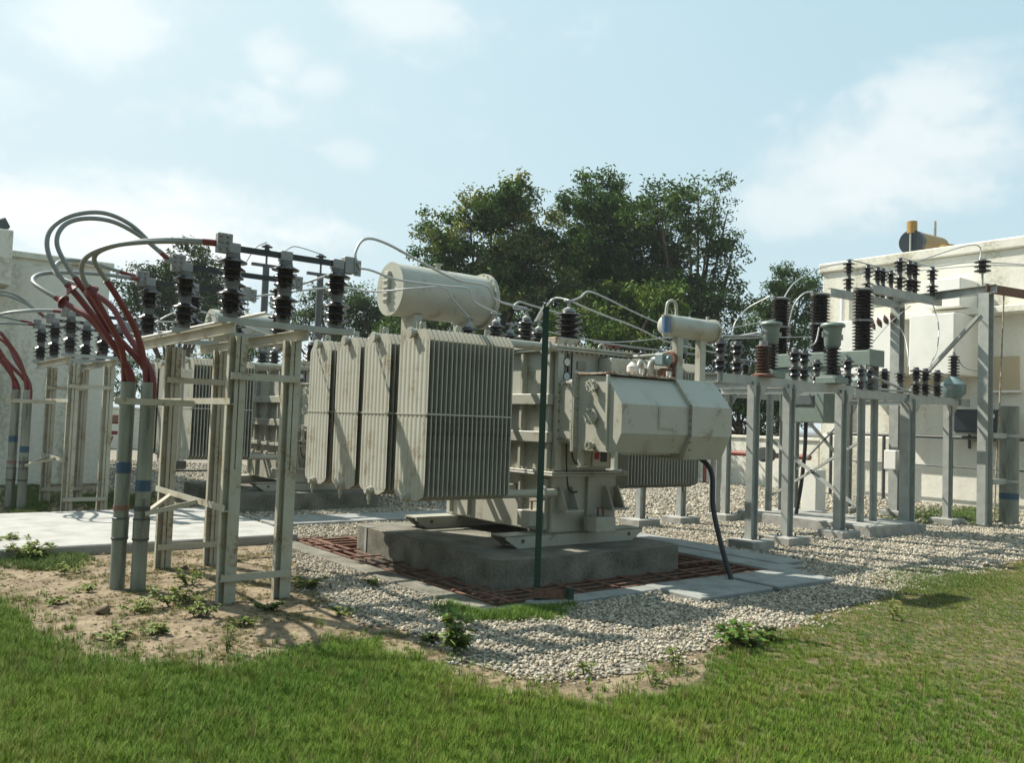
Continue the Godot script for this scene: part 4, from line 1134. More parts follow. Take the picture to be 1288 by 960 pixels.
	for k in 4:
		var c := s0.lerp(s1, k / 3.0)
		var f := MB.frame((s1 - s0).normalized())
		part(si, "disc", MB.new().lathe([Vector2(0, 0), Vector2(0.05, 0.0), Vector2(0.12, 0.03), Vector2(0.12, 0.045), Vector2(0.04, 0.09), Vector2(0, 0.09)], Transform3D(Basis(f.x, f.z, -f.y), c), 14).done(), M.brown_glaze)
	# riser pipe at the right edge
	var rp := thing("riser_pipe", "fat grey riser pipe with blue tape beside the tall column", "pipe", P(17.75, 0, 7.3), "cable riser pipes")
	part(rp, "tube", MB.new().lathe([Vector2(0, 0), Vector2(0.17, 0), Vector2(0.17, 2.3), Vector2(0.15, 2.3), Vector2(0.15, 2.0)], Transform3D(), 24).done(), M.pipe)
	part(rp, "blue_tape", MB.new().lathe([Vector2(0.171, 0.5), Vector2(0.174, 0.5), Vector2(0.174, 0.62), Vector2(0.171, 0.62)], Transform3D(), 24).done(), M.blue_tape)
	for y in [0.82, 1.7]:
		part(rp, "clamp", MB.new().lathe([Vector2(0.171, y), Vector2(0.18, y), Vector2(0.18, y + 0.05), Vector2(0.171, y + 0.05)], Transform3D(), 24).bar(Vector3(-0.15, y + 0.02, 0), Vector3(-0.75, y + 0.02, 0), 0.06, 0.1).done(), M.galv)
	solo("earthing_rope", "thin tan rope hanging beside the tall column", "rope", MB.new().tube(spline([at_b(1262, 372, 17.3), at_b(1258, 480, 17.3), at_b(1252, 600, 17.3), at_b(1250, 655, 17.3)]), 0.014, 6).done(), M.rust_stain)
	# more slender posts and a lamp drum
	for e in [[12.6, 10.05, 1.0, "dark"], [17.4, 10.3, 1.0, "pale"], [16.1, 9.6, 1.0, "slim"]]:
		solo("steel_post", "%s galvanised post standing behind the voltage transformer support" % e[3] if e[0] > 13.0 else "green-edged post behind the cable box hood", "post", MB.new().section(ibeam(0.13, 0.16, 0.012), P(e[0], 0, e[1] + 0.2), P(e[0], 2.3, e[1] + 0.2)).done(), M.galv, Vector3.ZERO, "lone posts in the yard")
	var hn := thing("alarm_horn", "grey ribbed drum horn hanging on a short arm in front of the boundary wall", "horn", P(14.9, 0, 9.9))
	var hc := at_a(964, 572, 9.9) - P(14.9, 0, 9.9)
	part(hn, "drum", MB.new().cyl(hc + Vector3(-0.12, 0, 0), hc + Vector3(0.1, 0, 0), 0.14, 22).cyl(hc + Vector3(-0.135, 0, 0), hc + Vector3(-0.12, 0, 0), 0.1, 18).done(), M.dark_steel)
	part(hn, "arm", MB.new().cyl(hc + Vector3(0.1, 0, 0), hc + Vector3(0.75, 0.0, 0), 0.025, 8).done(), M.dark_steel)
	# red hydrant main along the boundary wall
	var hp := thing("hydrant_pipe", "red painted hydrant pipe running low along the boundary wall", "pipe", P(20.4, 0, 15))
	part(hp, "tube", MB.new().cyl(P(20.4, 0.98, 13.4) - P(20.4, 0, 15), P(20.4, 0.98, 24.0) - P(20.4, 0, 15), 0.075, 12).done(), M.red_paint)
	for a in [14.0, 17.0, 20.0, 23.0]:
		part(hp, "stand", MB.new().box(P(20.4, 0.45, a) - P(20.4, 0, 15), Vector3(0.08, 0.9, 0.08)).done(), M.red_paint)
	# wires
	var G := "bus wires of the switchyard"
	strung("bus_wire", "bare wire rising from the rear insulator in a tall curve to the roof corner", [at_a(920, 425, 9.9), at_a(925, 405, 9.9), at_a(940, 388, 9.9), at_a(968, 373, 9.5)], 0.012, G)
	strung("bus_wire", "bare wire looping from the middle breaker pole up to the gantry", [at_b(985, 376, 13.4), at_b(1000, 355, 14.0), at_b(1030, 338, 15.0), at_b(1062, 331, 16.0)], 0.012, G)
	strung("bus_wire", "bare jumper bending from the breaker pole foot to the insulator below", [at_b(992, 410, 13.2), at_b(998, 385, 13.2), at_b(1010, 370, 13.3), at_b(1022, 367, 13.4)], 0.014, G)
	strung("bus_wire", "straight wire from the arrester support to the first breaker pole", [at_a(908, 415, 9.9), at_b(975, 402, 13.2)], 0.01, G)
	strung("bus_wire", "straight wire from the arrester support to the current transformer head", [at_a(925, 423, 9.9), at_a(972, 415, 7.8)], 0.01, G)
	strung("bus_wire", "level wire crossing in front of the breaker body", [at_a(900, 427, 8.0), at_a(960, 425, 8.0), at_a(1020, 424, 8.0)], 0.007, G)
	strung("bus_wire", "thick tinned link from the current transformer to the post insulators", [P(9.3, 2.93, 7.5), P(9.6, 2.95, 7.5), P(10.0, 3.0, 7.5), P(10.22, 2.98, 7.5)], 0.02, G, "alloy")
	strung("bus_wire", "bent tinned link dropping from the breaker pole to the larger current transformer", [at_b(1030, 412, 13.1), at_b(1026, 430, 13.0), at_b(1018, 436, 12.9)], 0.016, G, "alloy")
	strung("bus_wire", "wire along the tops of the gantry insulators", [tops[0], tops[1], tops[2], tops[4], at_b(1225, 308, 18.6), at_b(1228, 340, 18.6)], 0.012, G)
	strung("bus_wire", "second wire along the gantry insulator tops toward the building", [tops[5], tops[6], tops[8], at_b(1228, 330, 18.0), at_b(1330, 336, 19.4)], 0.011, G)
	strung("bus_wire", "third wire dipping past the pin insulators", [at_b(1105, 345, 16.8), at_b(1160, 340, 17.0), at_b(1240, 334, 17.2), at_b(1330, 336, 17.8)], 0.011, G)
	strung("bus_wire", "drop wire from the gantry arm past the column to the voltage transformer", [at_a(1172, 380, 8.3), at_a(1180, 410, 8.1), at_a(1178, 440, 7.9), at_a(1170, 458, 7.7)], 0.011, G)
	strung("bus_wire", "curved drop wire from the end voltage transformer to the tall column", [P(16.28, 3.26, 7.68), at_b(1212, 462, 16.4), at_b(1230, 467, 16.7)], 0.011, G)
	strung("bus_wire", "drop wire beside the far gantry column", [at_b(1130, 410, 16.7), at_b(1138, 425, 16.7), at_b(1142, 450, 16.4), at_b(1142, 462, 15.6)], 0.011, G)
	strung("bus_wire", "slack wire slanting from the breaker to the gantry column", [at_b(1098, 430, 13.6), at_b(1120, 405, 15.0), at_b(1145, 385, 16.6)], 0.009, G)
	# thin far poles behind the far bay
	for e in [[336, 318, 402], [404, 330, 412]]:
		var w := at_a(e[0], e[1], 22.0)
		var pl := thing("line_pole", "slim dark pole with a pin insulator behind the far bay, %s" % ("nearer the cable riser side" if e[0] < 370 else "nearer the conservator side"), "pole", Vector3(w.x, 0, w.z), "line poles behind the far bay")
		part(pl, "shaft", MB.new().cyl(Vector3.ZERO, Vector3(0, w.y - 0.35, 0), 0.11, 10, 0.09).done(), M.dark_steel)
		part(pl, "cross_arm", MB.new().box(Vector3(0.1, w.y - 0.35, 0), Vector3(1.0, 0.08, 0.08), 0.004).done(), M.dark_steel)
		part(pl, "spindle", MB.new().cyl(Vector3(0.0, w.y - 0.35, 0), Vector3(0, w.y, 0), 0.03, 8).done(), M.dark_steel)
		part(pl, "sheds", MB.new().lathe(shed_profile(w.y - 0.02, w.y + 0.22, 0.06, 0.15, 2), Transform3D(), 14).done(), M.porcelain)
	strung("line_wire", "thin wire looping between the slim line poles", [at_a(310, 330, 22.0), at_a(322, 312, 22.0), at_a(336, 305, 22.0)], 0.012, "wires of the line poles", "dark_steel")
	strung("line_wire", "thin wire from the farther line pole to the near bus", [at_a(352, 322, 22.0), at_a(365, 312, 22.0), at_a(376, 311, 22.0), at_a(404, 320, 22.0)], 0.012, "wires of the line poles", "dark_steel")


# ---------------------------------------------------------------- plinths, drains, slabs
func ground_works() -> void:
	for k in 2:
		var da := BAY * k
		var ct := P(6.35, 0, 8.2 + da)
		var pl := PackedVector2Array()
		var r := 0.16
		for c in [[-1.35 + r, -1.55 + r, PI], [1.30 - r, -1.55 + r, PI * 1.5], [1.30 - r, 1.55 - r, 0.0], [-1.35 + r, 1.55 - r, PI * 0.5]]:
			for i in 5:
				var t: float = c[2] + PI * 0.5 * i / 4.0
				pl.append(Vector2(c[0] + cos(t) * r, c[1] + sin(t) * r))
		var mb := MB.new().prism(pl, -0.30, 0.37, Transform3D(Basis(Vector3.RIGHT, Vector3.BACK, Vector3.DOWN), Vector3.ZERO))
		var o := solo("transformer_plinth", "stained concrete plinth under the %s transformer" % ["nearer cream", "farther cream"][k], "plinth", mb.done(), M.plinth, ct, "transformer plinths")
		if k == 0:
			part(o, "earth_strip", MB.new().box(P(-1.356, 0.14, 1.2), Vector3(0.008, 0.30, 0.05)).box(P(-1.30, 0.304, 1.2), Vector3(0.12, 0.006, 0.05)).done(), M.galv)
	# oil trench round the near plinth: floor, side walls, kerb strips
	var tr := MB.new()
	tr.box(P(6.55, -0.38, 8.41), Vector3(4.1, 0.04, 4.7))
	tr.box(P(4.56, -0.19, 8.41), Vector3(0.04, 0.36, 4.66))
	tr.box(P(8.56, -0.19, 8.41), Vector3(0.04, 0.36, 4.66))
	tr.box(P(6.56, -0.19, 6.14), Vector3(4.04, 0.36, 0.04))
	tr.box(P(6.56, -0.19, 10.70), Vector3(4.04, 0.36, 0.04))
	struct("oil_trench", tr.done(), M.rust)
	solo("trench_kerb", "pale concrete kerb strip along the rusty grating on the frame side", "kerb", MB.new().box(P(4.43, 0.0, 8.5), Vector3(0.24, 0.05, 4.9), 0.01).done(), M.plinth, Vector3.ZERO, "kerb strips of the oil trench")
	solo("trench_kerb", "concrete kerb strip along the grating on the lawn side", "kerb", MB.new().box(P(6.9, 0.0, 6.02), Vector3(4.0, 0.07, 0.22), 0.01).done(), M.cover, Vector3.ZERO, "kerb strips of the oil trench")
	solo("trench_kerb", "concrete kerb strip along the grating on the switchyard side", "kerb", MB.new().box(P(8.86, 0.0, 8.6), Vector3(0.55, 0.07, 5.0), 0.01).done(), M.cover, Vector3.ZERO, "kerb strips of the oil trench")
	# gratings: rusty flat bars, each its own piece
	var gr := thing("steel_grating", "rusty steel bar grating over the oil trench on the frame side of the plinth", "grating", P(4.8, 0.02, 8.4), "oil trench gratings")
	for b in [4.60, 4.74, 4.88]:
		part(gr, "bar", MB.new().bar(P(b - 4.8, 0, 2.2), P(b - 4.8, 0, -2.2), 0.035, 0.012).done(), M.rust)
	for k in 9:
		part(gr, "cross_bar", MB.new().box(P(-0.03, 0.013, -2.1 + k * 0.53), Vector3(0.40, 0.014, 0.035)).done(), M.rust)
	gr = thing("steel_grating", "rusty steel bar grating over the oil trench on the lawn side of the plinth", "grating", P(6.6, 0.02, 6.4), "oil trench gratings")
	for a in [6.20, 6.35, 6.50, 6.62]:
		part(gr, "bar", MB.new().bar(P(-1.95, 0, a - 6.4), P(1.93, 0, a - 6.4), 0.035, 0.012).done(), M.rust)
	for k in 9:
		part(gr, "cross_bar", MB.new().box(P(-1.85 + k * 0.46, 0.013, 0.0), Vector3(0.035, 0.014, 0.5)).done(), M.rust)
	gr = thing("steel_grating", "rusty steel bar grating over the oil trench on the switchyard side of the plinth", "grating", P(8.1, 0.02, 8.4), "oil trench gratings")
	for b in [7.72, 7.9, 8.08, 8.26, 8.44]:
		part(gr, "bar", MB.new().bar(P(b - 8.1, 0, 2.2), P(b - 8.1, 0, -1.6), 0.035, 0.012).done(), M.rust)
	for k in 8:
		part(gr, "cross_bar", MB.new().box(P(0.0, 0.013, -1.5 + k * 0.5), Vector3(0.86, 0.014, 0.035)).done(), M.rust)
	gr = thing("steel_grating", "rusty steel bar grating over the oil trench behind the nearer plinth", "grating", P(6.3, 0.02, 10.2), "oil trench gratings")
	for a in [9.9, 10.1, 10.3, 10.5]:
		part(gr, "bar", MB.new().bar(P(-1.7, 0, a - 10.2), P(1.7, 0, a - 10.2), 0.035, 0.012).done(), M.rust)
	for k in 7:
		part(gr, "cross_bar", MB.new().box(P(-1.5 + k * 0.5, 0.013, 0.0), Vector3(0.035, 0.014, 0.72)).done(), M.rust)
	# cable trench covers where the black cable goes down
	var p0 := at_y(832, 749)
	var p1 := at_y(912, 759)
	solo("trench_cover", "grey concrete cover slab in front of the cable box, the one with a dark smudge", "slab", MB.new().box(P(6.98, 0.022, 5.72), Vector3(1.12, 0.06, 0.74), 0.012).done(), M.cover, Vector3.ZERO, "cable trench cover slabs")
	solo("trench_cover", "grey concrete cover slab past the black cable, nearest the open gravel", "slab", MB.new().box(P(8.17, 0.022, 5.72), Vector3(1.04, 0.06, 0.72), 0.012).done(), M.cover, Vector3.ZERO, "cable trench cover slabs")
	solo("trench_cover", "long grey concrete cover slab along the switchyard side of the grating", "slab", MB.new().box(P(9.25, 0.02, 8.0), Vector3(0.5, 0.06, 3.4), 0.012).done(), M.cover, Vector3.ZERO, "cable trench cover slabs")
	struct("dark_gap_strip", MB.new().box(P(7.6, 0.012, 5.72), Vector3(0.16, 0.01, 0.74)).done(), M.black_plastic)  # flat black strip on the ground, standing in for the dark open slot
	# concrete apron between the bays
	struct("concrete_apron", MB.new().box(P(1.0, 0.03, 12.25), Vector3(7.2, 0.16, 3.5), 0.015).done(), M.slab)
	struct("concrete_path", MB.new().box(P(8.2, 0.0, 12.4), Vector3(6.6, 0.10, 0.9), 0.012).done(), M.cover)
	# black cable out of the hood
	solo("black_cable", "thick black cable hanging from the cable box hood into the covered trench", "cable", MB.new().tube(spline([P(7.45, 1.42, 6.5), at_a(893, 590, 6.35), at_a(897, 640, 6.2), at_a(908, 690, 6.0), at_a(920, 730, 5.85), at_a(925, 742, 5.75), P(7.6, 0.02, 5.6)]), 0.028, 10).done(), M.cable_black)
	# green post with its foot angle
	var gp := thing("green_post", "dark green angle-iron post with a short bent arm, in front of the radiators", "post", P(4.98, 0, 6.1))
	part(gp, "shaft", MB.new().section(angle(0.058, 0.007), Vector3(0, 0, 0), Vector3(0, 2.74, 0), PI * 0.75).done(), M.dark_green)
	part(gp, "bent_arm", MB.new().bar(Vector3(0, 2.73, 0), Vector3(-0.11, 2.58, 0.03), 0.03, 0.008).done(), M.dark_green)
	part(gp, "foot_angle", MB.new().section(angle(0.09, 0.008), Vector3(-0.02, 0.06, 0.03), Vector3(0.30, 0.03, 0.12)).done(), M.rust)
	part(gp, "foot_stub", MB.new().box(Vector3(0.32, 0.06, 0.14), Vector3(0.06, 0.16, 0.05), 0.005).done(), M.dark_green)


# ---------------------------------------------------------------- buildings and walls
func buildings() -> void:
	var o := P(21.3, 0, 6)
	var t := thing("control_building", "sunlit cream plastered building with projecting boxes behind the switchyard", "building", o)
	part(t, "wall", MB.new().box(P(26.3, 3.08, 5.0) - o, Vector3(10.0, 6.16, 17.4), 0.03).done(), M.plaster)
	part(t, "parapet", MB.new().box(P(26.3, 6.28, 5.0) - o, Vector3(10.16, 0.26, 17.56), 0.03).done(), M.plaster)
	part(t, "ledge", MB.new().box(P(21.05, 4.66, 5.8) - o, Vector3(0.56, 0.16, 12.0), 0.015).done(), M.plaster)
	for e in [[9.43, 10.5, 3.12, 4.56, 1.3], [11.1, 12.6, 3.2, 4.6, 1.0], [6.0, 7.6, 3.12, 4.56, 1.3]]:
		part(t, "sunshade_box", MB.new().box(P(21.298 - e[4] * 0.5, (e[2] + e[3]) * 0.5, (e[0] + e[1]) * 0.5) - o, Vector3(e[4], e[3] - e[2], e[1] - e[0]), 0.02).done(), M.shell_white)
	for e in [[9.5, 10.4, 4.76, 5.45], [6.2, 7.3, 4.76, 5.45]]:
		part(t, "sunshade_box", MB.new().box(P(20.86, (e[2] + e[3]) * 0.5, (e[0] + e[1]) * 0.5) - o, Vector3(0.87, e[3] - e[2], e[1] - e[0]), 0.02).done(), M.shell_white)
	for e in [[10.52, 10.95, 2.75, 3.55], [8.55, 9.3, 2.75, 3.6], [11.0, 11.9, 2.72, 3.1]]:
		var wn := part(t, "window", MB.new().box(P(21.29, (e[2] + e[3]) * 0.5, (e[0] + e[1]) * 0.5) - o, Vector3(0.1, e[3] - e[2], e[1] - e[0])).done(), M.opening)
		part(wn, "frame", MB.new().box(P(21.235, e[2] + 0.02, (e[0] + e[1]) * 0.5) - o, Vector3(0.12, 0.05, e[1] - e[0] + 0.1), 0.005).done(), M.shell_white)
	part(t, "dado", MB.new().box(P(21.27, 0.8, 6.0) - o, Vector3(0.1, 1.6, 15.3), 0.02).done(), M.plaster)
	part(t, "downpipe", MB.new().cyl(P(21.18, 0.1, 13.0) - o, P(21.18, 5.6, 13.0) - o, 0.06, 10).done(), M.shell_white)
	var rail := thing("pipe_railing", "dark pipe railing in front of the cream building", "railing", P(20.9, 0, 9))
	for y in [1.66, 0.95]:
		part(rail, "rail", MB.new().cyl(P(0, y, -3.0), P(0, y, 4.2), 0.04 if y > 1.0 else 0.018, 8).done(), M.dark_steel)
	for a in [-2.8, -0.9, 0.9, 2.6, 4.1]:
		part(rail, "post", MB.new().cyl(P(0, 0, a), P(0, 1.66, a), 0.045, 8).done(), M.dark_steel)
	var ac := thing("outdoor_unit", "black boxed outdoor unit mounted low on the cream building wall", "air conditioner", P(20.9, 1.8, 9.2))
	part(ac, "case", MB.new().box(Vector3(0, 0.26, 0), Vector3(0.5, 0.54, 1.1), 0.04).done(), M.black_plastic)
	part(ac, "badge", MB.new().box(P(-0.252, 0.38, -0.32), Vector3(0.01, 0.09, 0.14), 0.003).done(), M.sign_white)
	part(ac, "bracket", MB.new().box(Vector3(0.0, -0.03, 0), Vector3(0.46, 0.05, 1.0)).box(Vector3(0.27, -0.2, 0.4), Vector3(0.05, 0.4, 0.05)).box(Vector3(0.27, -0.2, -0.4), Vector3(0.05, 0.4, 0.05)).done(), M.dark_steel)
	var wt := thing("roof_tank", "black-ended yellow drum tank lying on the cream building's roof", "tank", P(22.6, 6.65, 11.75))
	var c0 := at_d(1146, 305, 23.5) - P(22.6, 6.65, 11.75)
	var c1 := at_d(1180, 312, 24.6) - P(22.6, 6.65, 11.75)
	part(wt, "drum", MB.new().cyl(c0, c1, 0.32, 26, 0.30).done(), M.yellow_shell)
	var f := (c1 - c0).normalized()
	part(wt, "end_cap", MB.new().cyl(c0 - f * 0.04, c0 + f * 0.16, 0.335, 26).done(), M.black_plastic)
	part(wt, "filler", MB.new().cyl(c0 + Vector3(0.02, 0.25, 0), c0 + Vector3(0.02, 0.58, 0), 0.135, 16).done(), M.yellow_shell)
	part(wt, "cradle", MB.new().box(c0.lerp(c1, 0.25) + Vector3(0, -0.58, 0), Vector3(0.3, 0.66, 0.5)).done(), M.dark_steel)
	part(wt, "cradle", MB.new().box(c0.lerp(c1, 0.8) + Vector3(0, -0.58, 0), Vector3(0.3, 0.66, 0.5)).done(), M.dark_steel)
	part(wt, "vent_pipe", MB.new().cyl(c0.lerp(c1, 0.85) + Vector3(0, 0.2, 0), c0.lerp(c1, 0.85) + Vector3(0, 0.75, 0), 0.045, 8).done(), M.galv)
	part(wt, "sight_tube", MB.new().cyl(c0 - f * 0.07 + Vector3(0, -0.5, 0), c0 - f * 0.07 + Vector3(0, 0.3, 0), 0.025, 8).done(), M.galv)
	solo("roof_vent", "small yellow vent stub on the roof beyond the drum tank", "vent", MB.new().cyl(at_b(1191, 318, 23.0), at_b(1191, 309, 23.0), 0.19, 14).done(), M.yellow_shell)
	# boundary wall
	var bw := thing("boundary_wall", "sunlit cream boundary wall beyond the gravel, below the trees", "wall", P(21.35, 0, 20))
	part(bw, "panel", MB.new().box(P(21.45, 0.7, 27.2) - P(21.35, 0, 20), Vector3(0.23, 1.44, 26.9), 0.02).done(), M.plaster)
	part(bw, "coping", MB.new().box(P(21.45, 1.46, 27.2) - P(21.35, 0, 20), Vector3(0.32, 0.09, 27.0), 0.015).done(), M.plaster)
	var rw := thing("rear_wall", "shaded cream wall far behind the second transformer", "wall", P(10, 0, 38))
	part(rw, "panel", MB.new().box(P(8.0, 0.8, 38.0) - P(10, 0, 38), Vector3(27.0, 1.7, 0.23), 0.02).done(), M.plaster)
	part(rw, "coping", MB.new().box(P(8.0, 1.68, 38.0) - P(10, 0, 38), Vector3(27.1, 0.09, 0.32), 0.015).done(), M.plaster)
	# shaded building at the left
	var lo := P(-2, 0, 20)
	var lb := thing("switchgear_building", "shaded grey plastered building behind the far bay's riser pipes", "building", lo)
	part(lb, "wall", MB.new().box(P(-2.95, 2.35, 24.0) - lo, Vector3(14.2, 4.7, 8.0), 0.03).done(), M.plaster)
	part(lb, "parapet", MB.new().box(P(-2.95, 4.74, 24.0) - lo, Vector3(14.32, 0.14, 8.12), 0.02).done(), M.plaster)
	part(lb, "annex", MB.new().box(P(4.4, 2.3, 25.0) - lo, Vector3(0.496, 4.6, 5.0), 0.02).done(), M.plaster)
	part(lb, "sunshade_box", MB.new().box(P(0.4, 4.55, 19.64) - lo, Vector3(3.6, 1.1, 0.7), 0.02).done(), M.plaster)
	var fx := at_b(2, 280, 1.2)
	solo("floodlight", "dark floodlight head on the roof edge of the shaded building", "floodlight", MB.new().box(at_a(0, 284, 19.7), Vector3(0.3, 0.22, 0.25), 0.02, Basis().rotated(Vector3.BACK, 0.5)).cyl(at_a(0, 284, 19.7), at_a(-2, 305, 19.7), 0.03, 8).done(), M.dark_steel)
	# fire buckets
	var fp := at_y(150, 584)
	var fs := thing("bucket_stand", "brown iron stand that fire buckets hang from, beside the shaded building", "stand", fp)
	part(fs, "post", MB.new().box(Vector3(0.05, 0.62, 0), Vector3(0.06, 1.24, 0.06)).done(), M.red_paint)
	part(fs, "post", MB.new().box(Vector3(-1.5, 0.62, 0), Vector3(0.06, 1.24, 0.06)).done(), M.red_paint)
	part(fs, "rail", MB.new().box(Vector3(-0.7, 1.22, 0), Vector3(1.7, 0.05, 0.06)).done(), M.red_paint)
	part(fs, "rail", MB.new().box(Vector3(-0.7, 0.93, 0), Vector3(1.7, 0.11, 0.04)).done(), M.red_paint)
	part(fs, "canopy", MB.new().box(Vector3(-0.7, 1.36, 0), Vector3(1.9, 0.22, 0.5), 0.03).done(), M.red_band)
	for e in [-0.35, -0.95]:
		var bk := thing("fire_bucket", "red fire bucket on the iron stand, %s" % ("next to its bare post" if e > -0.5 else "half hidden toward the building"), "bucket", fp + Vector3(e, 0.52, 0.05), "red fire buckets")
		part(bk, "pail", MB.new().lathe([Vector2(0, 0), Vector2(0.06, 0.0), Vector2(0.15, 0.30), Vector2(0.14, 0.30), Vector2(0.05, 0.02)], Transform3D(), 16).done(), M.red_paint)
		part(bk, "handle", MB.new().tube(spline([Vector3(-0.145, 0.29, 0), Vector3(-0.08, 0.36, 0), Vector3(0, 0.39, 0), Vector3(0.08, 0.36, 0), Vector3(0.145, 0.29, 0)]), 0.006, 5).done(), M.dark_steel)


# ---------------------------------------------------------------- ground, gravel, grass, trees
func flat(poly: PackedVector2Array, y: float) -> ArrayMesh:
	var mb := MB.new()
	var t := Geometry2D.triangulate_polygon(poly)
	for i in range(0, t.size(), 3):
		var q := []
		for k in 3:
			q.append(Vector3(poly[t[i + k]].x, y, poly[t[i + k]].y))
		mb.tri(q[0], q[1], q[2], Vector3.UP, Vector3.UP, Vector3.UP)
	return mb.done()


func px_poly(pix: Array, extra: Array) -> PackedVector2Array:
	var out := PackedVector2Array()
	for p in pix:
		var w := at_y(p[0], p[1])
		out.append(Vector2(w.x, w.z))
	for e in extra:
		out.append(Vector2(e[0], -e[1]))
	return out


# a polygon's outline broken into small uneven steps
func ragged(poly: PackedVector2Array, amount: float, sd: int, upto: int) -> PackedVector2Array:
	var r := RandomNumberGenerator.new()
	r.seed = sd
	var out := PackedVector2Array()
	for i in poly.size():
		out.append(poly[i])
		if i < upto:
			var q := poly[(i + 1) % poly.size()]
			var l := poly[i].distance_to(q)
			var k := int(l / 0.12)
			var nrm := (q - poly[i]).orthogonal().normalized()
			for j in range(1, k):
				out.append(poly[i].lerp(q, float(j) / k) + nrm * r.randf_range(-amount, amount))
	return out


func ground() -> void:
	var mb := MB.new()
	var hb := [4.58, 8.54]
	var ha := [6.16, 10.68]
	var E := 170.0
	for q in [[-E, hb[0], -E, E], [hb[1], E, -E, E], [hb[0], hb[1], -E, ha[0]], [hb[0], hb[1], ha[1], E]]:
		mb.quad(P(q[0], 0, q[2]), P(q[1], 0, q[2]), P(q[1], 0, q[3]), P(q[0], 0, q[3]), Vector3.UP)
	struct("ground", mb.done(), M.soil)


const GRAVEL_EDGE := [[350, 672], [362, 700], [392, 735], [428, 764], [470, 782], [520, 796], [555, 818], [590, 834], [640, 848], [700, 856], [770, 850], [840, 832], [890, 808], [950, 796], [1010, 782], [1060, 762], [1120, 748], [1190, 728], [1250, 710], [1288, 700]]
const LAWN_EDGE := [[-40, 745], [5, 760], [22, 785], [48, 812], [90, 830], [150, 842], [220, 850], [290, 842], [350, 832], [385, 812], [430, 806], [480, 818], [540, 838], [590, 862], [640, 874], [700, 882], [780, 886], [850, 872], [885, 850], [900, 822], [925, 806], [985, 797], [1020, 786], [1060, 768], [1110, 755], [1180, 735], [1240, 722], [1288, 708]]


func stone_mesh(sd: int) -> ArrayMesh:
	var r := RandomNumberGenerator.new()
	r.seed = sd
	var g := (1.0 + sqrt(5.0)) / 2.0
	var v := [Vector3(-1, g, 0), Vector3(1, g, 0), Vector3(-1, -g, 0), Vector3(1, -g, 0), Vector3(0, -1, g), Vector3(0, 1, g), Vector3(0, -1, -g), Vector3(0, 1, -g), Vector3(g, 0, -1), Vector3(g, 0, 1), Vector3(-g, 0, -1), Vector3(-g, 0, 1)]
	var f := [[0, 11, 5], [0, 5, 1], [0, 1, 7], [0, 7, 10], [0, 10, 11], [1, 5, 9], [5, 11, 4], [11, 10, 2], [10, 7, 6], [7, 1, 8], [3, 9, 4], [3, 4, 2], [3, 2, 6], [3, 6, 8], [3, 8, 9], [4, 9, 5], [2, 4, 11], [6, 2, 10], [8, 6, 7], [9, 8, 1]]
	for i in v.size():
		v[i] = v[i].normalized() * Vector3(1.0, 0.62, 0.8) * r.randf_range(0.75, 1.15)
	var mb := MB.new()
	for t in f:
		var a: Vector3 = v[t[0]]
		var b: Vector3 = v[t[1]]
		var c: Vector3 = v[t[2]]
		var m := (b - a).cross(c - a).normalized()
		if m.dot(a + b + c) < 0.0:
			m = -m
		mb.tri(a, b, c, (m + a.normalized() * 0.5).normalized(), (m + b.normalized() * 0.5).normalized(), (m + c.normalized() * 0.5).normalized())
	return mb.done()


func in_works(b: float, a: float) -> bool:
	# where slabs, plinths, gratings and footings stand
	if b > 4.29 and b < 9.15 and a > 5.9 and a < 10.75:
		return true
	if b > 6.40 and b < 8.72 and a > 5.32 and a < 6.12:
		return true
	if b > 4.95 and b < 7.7 and a > 13.8 and a < 17.0:
		return true
	if b > 8.98 and b < 9.52 and a > 6.28 and a < 9.72:
		return true
	if b < 4.62 and a > 10.48 and a < 14.02:
		return true
	return b > 4.88 and b < 11.52 and a > 11.93 and a < 12.87


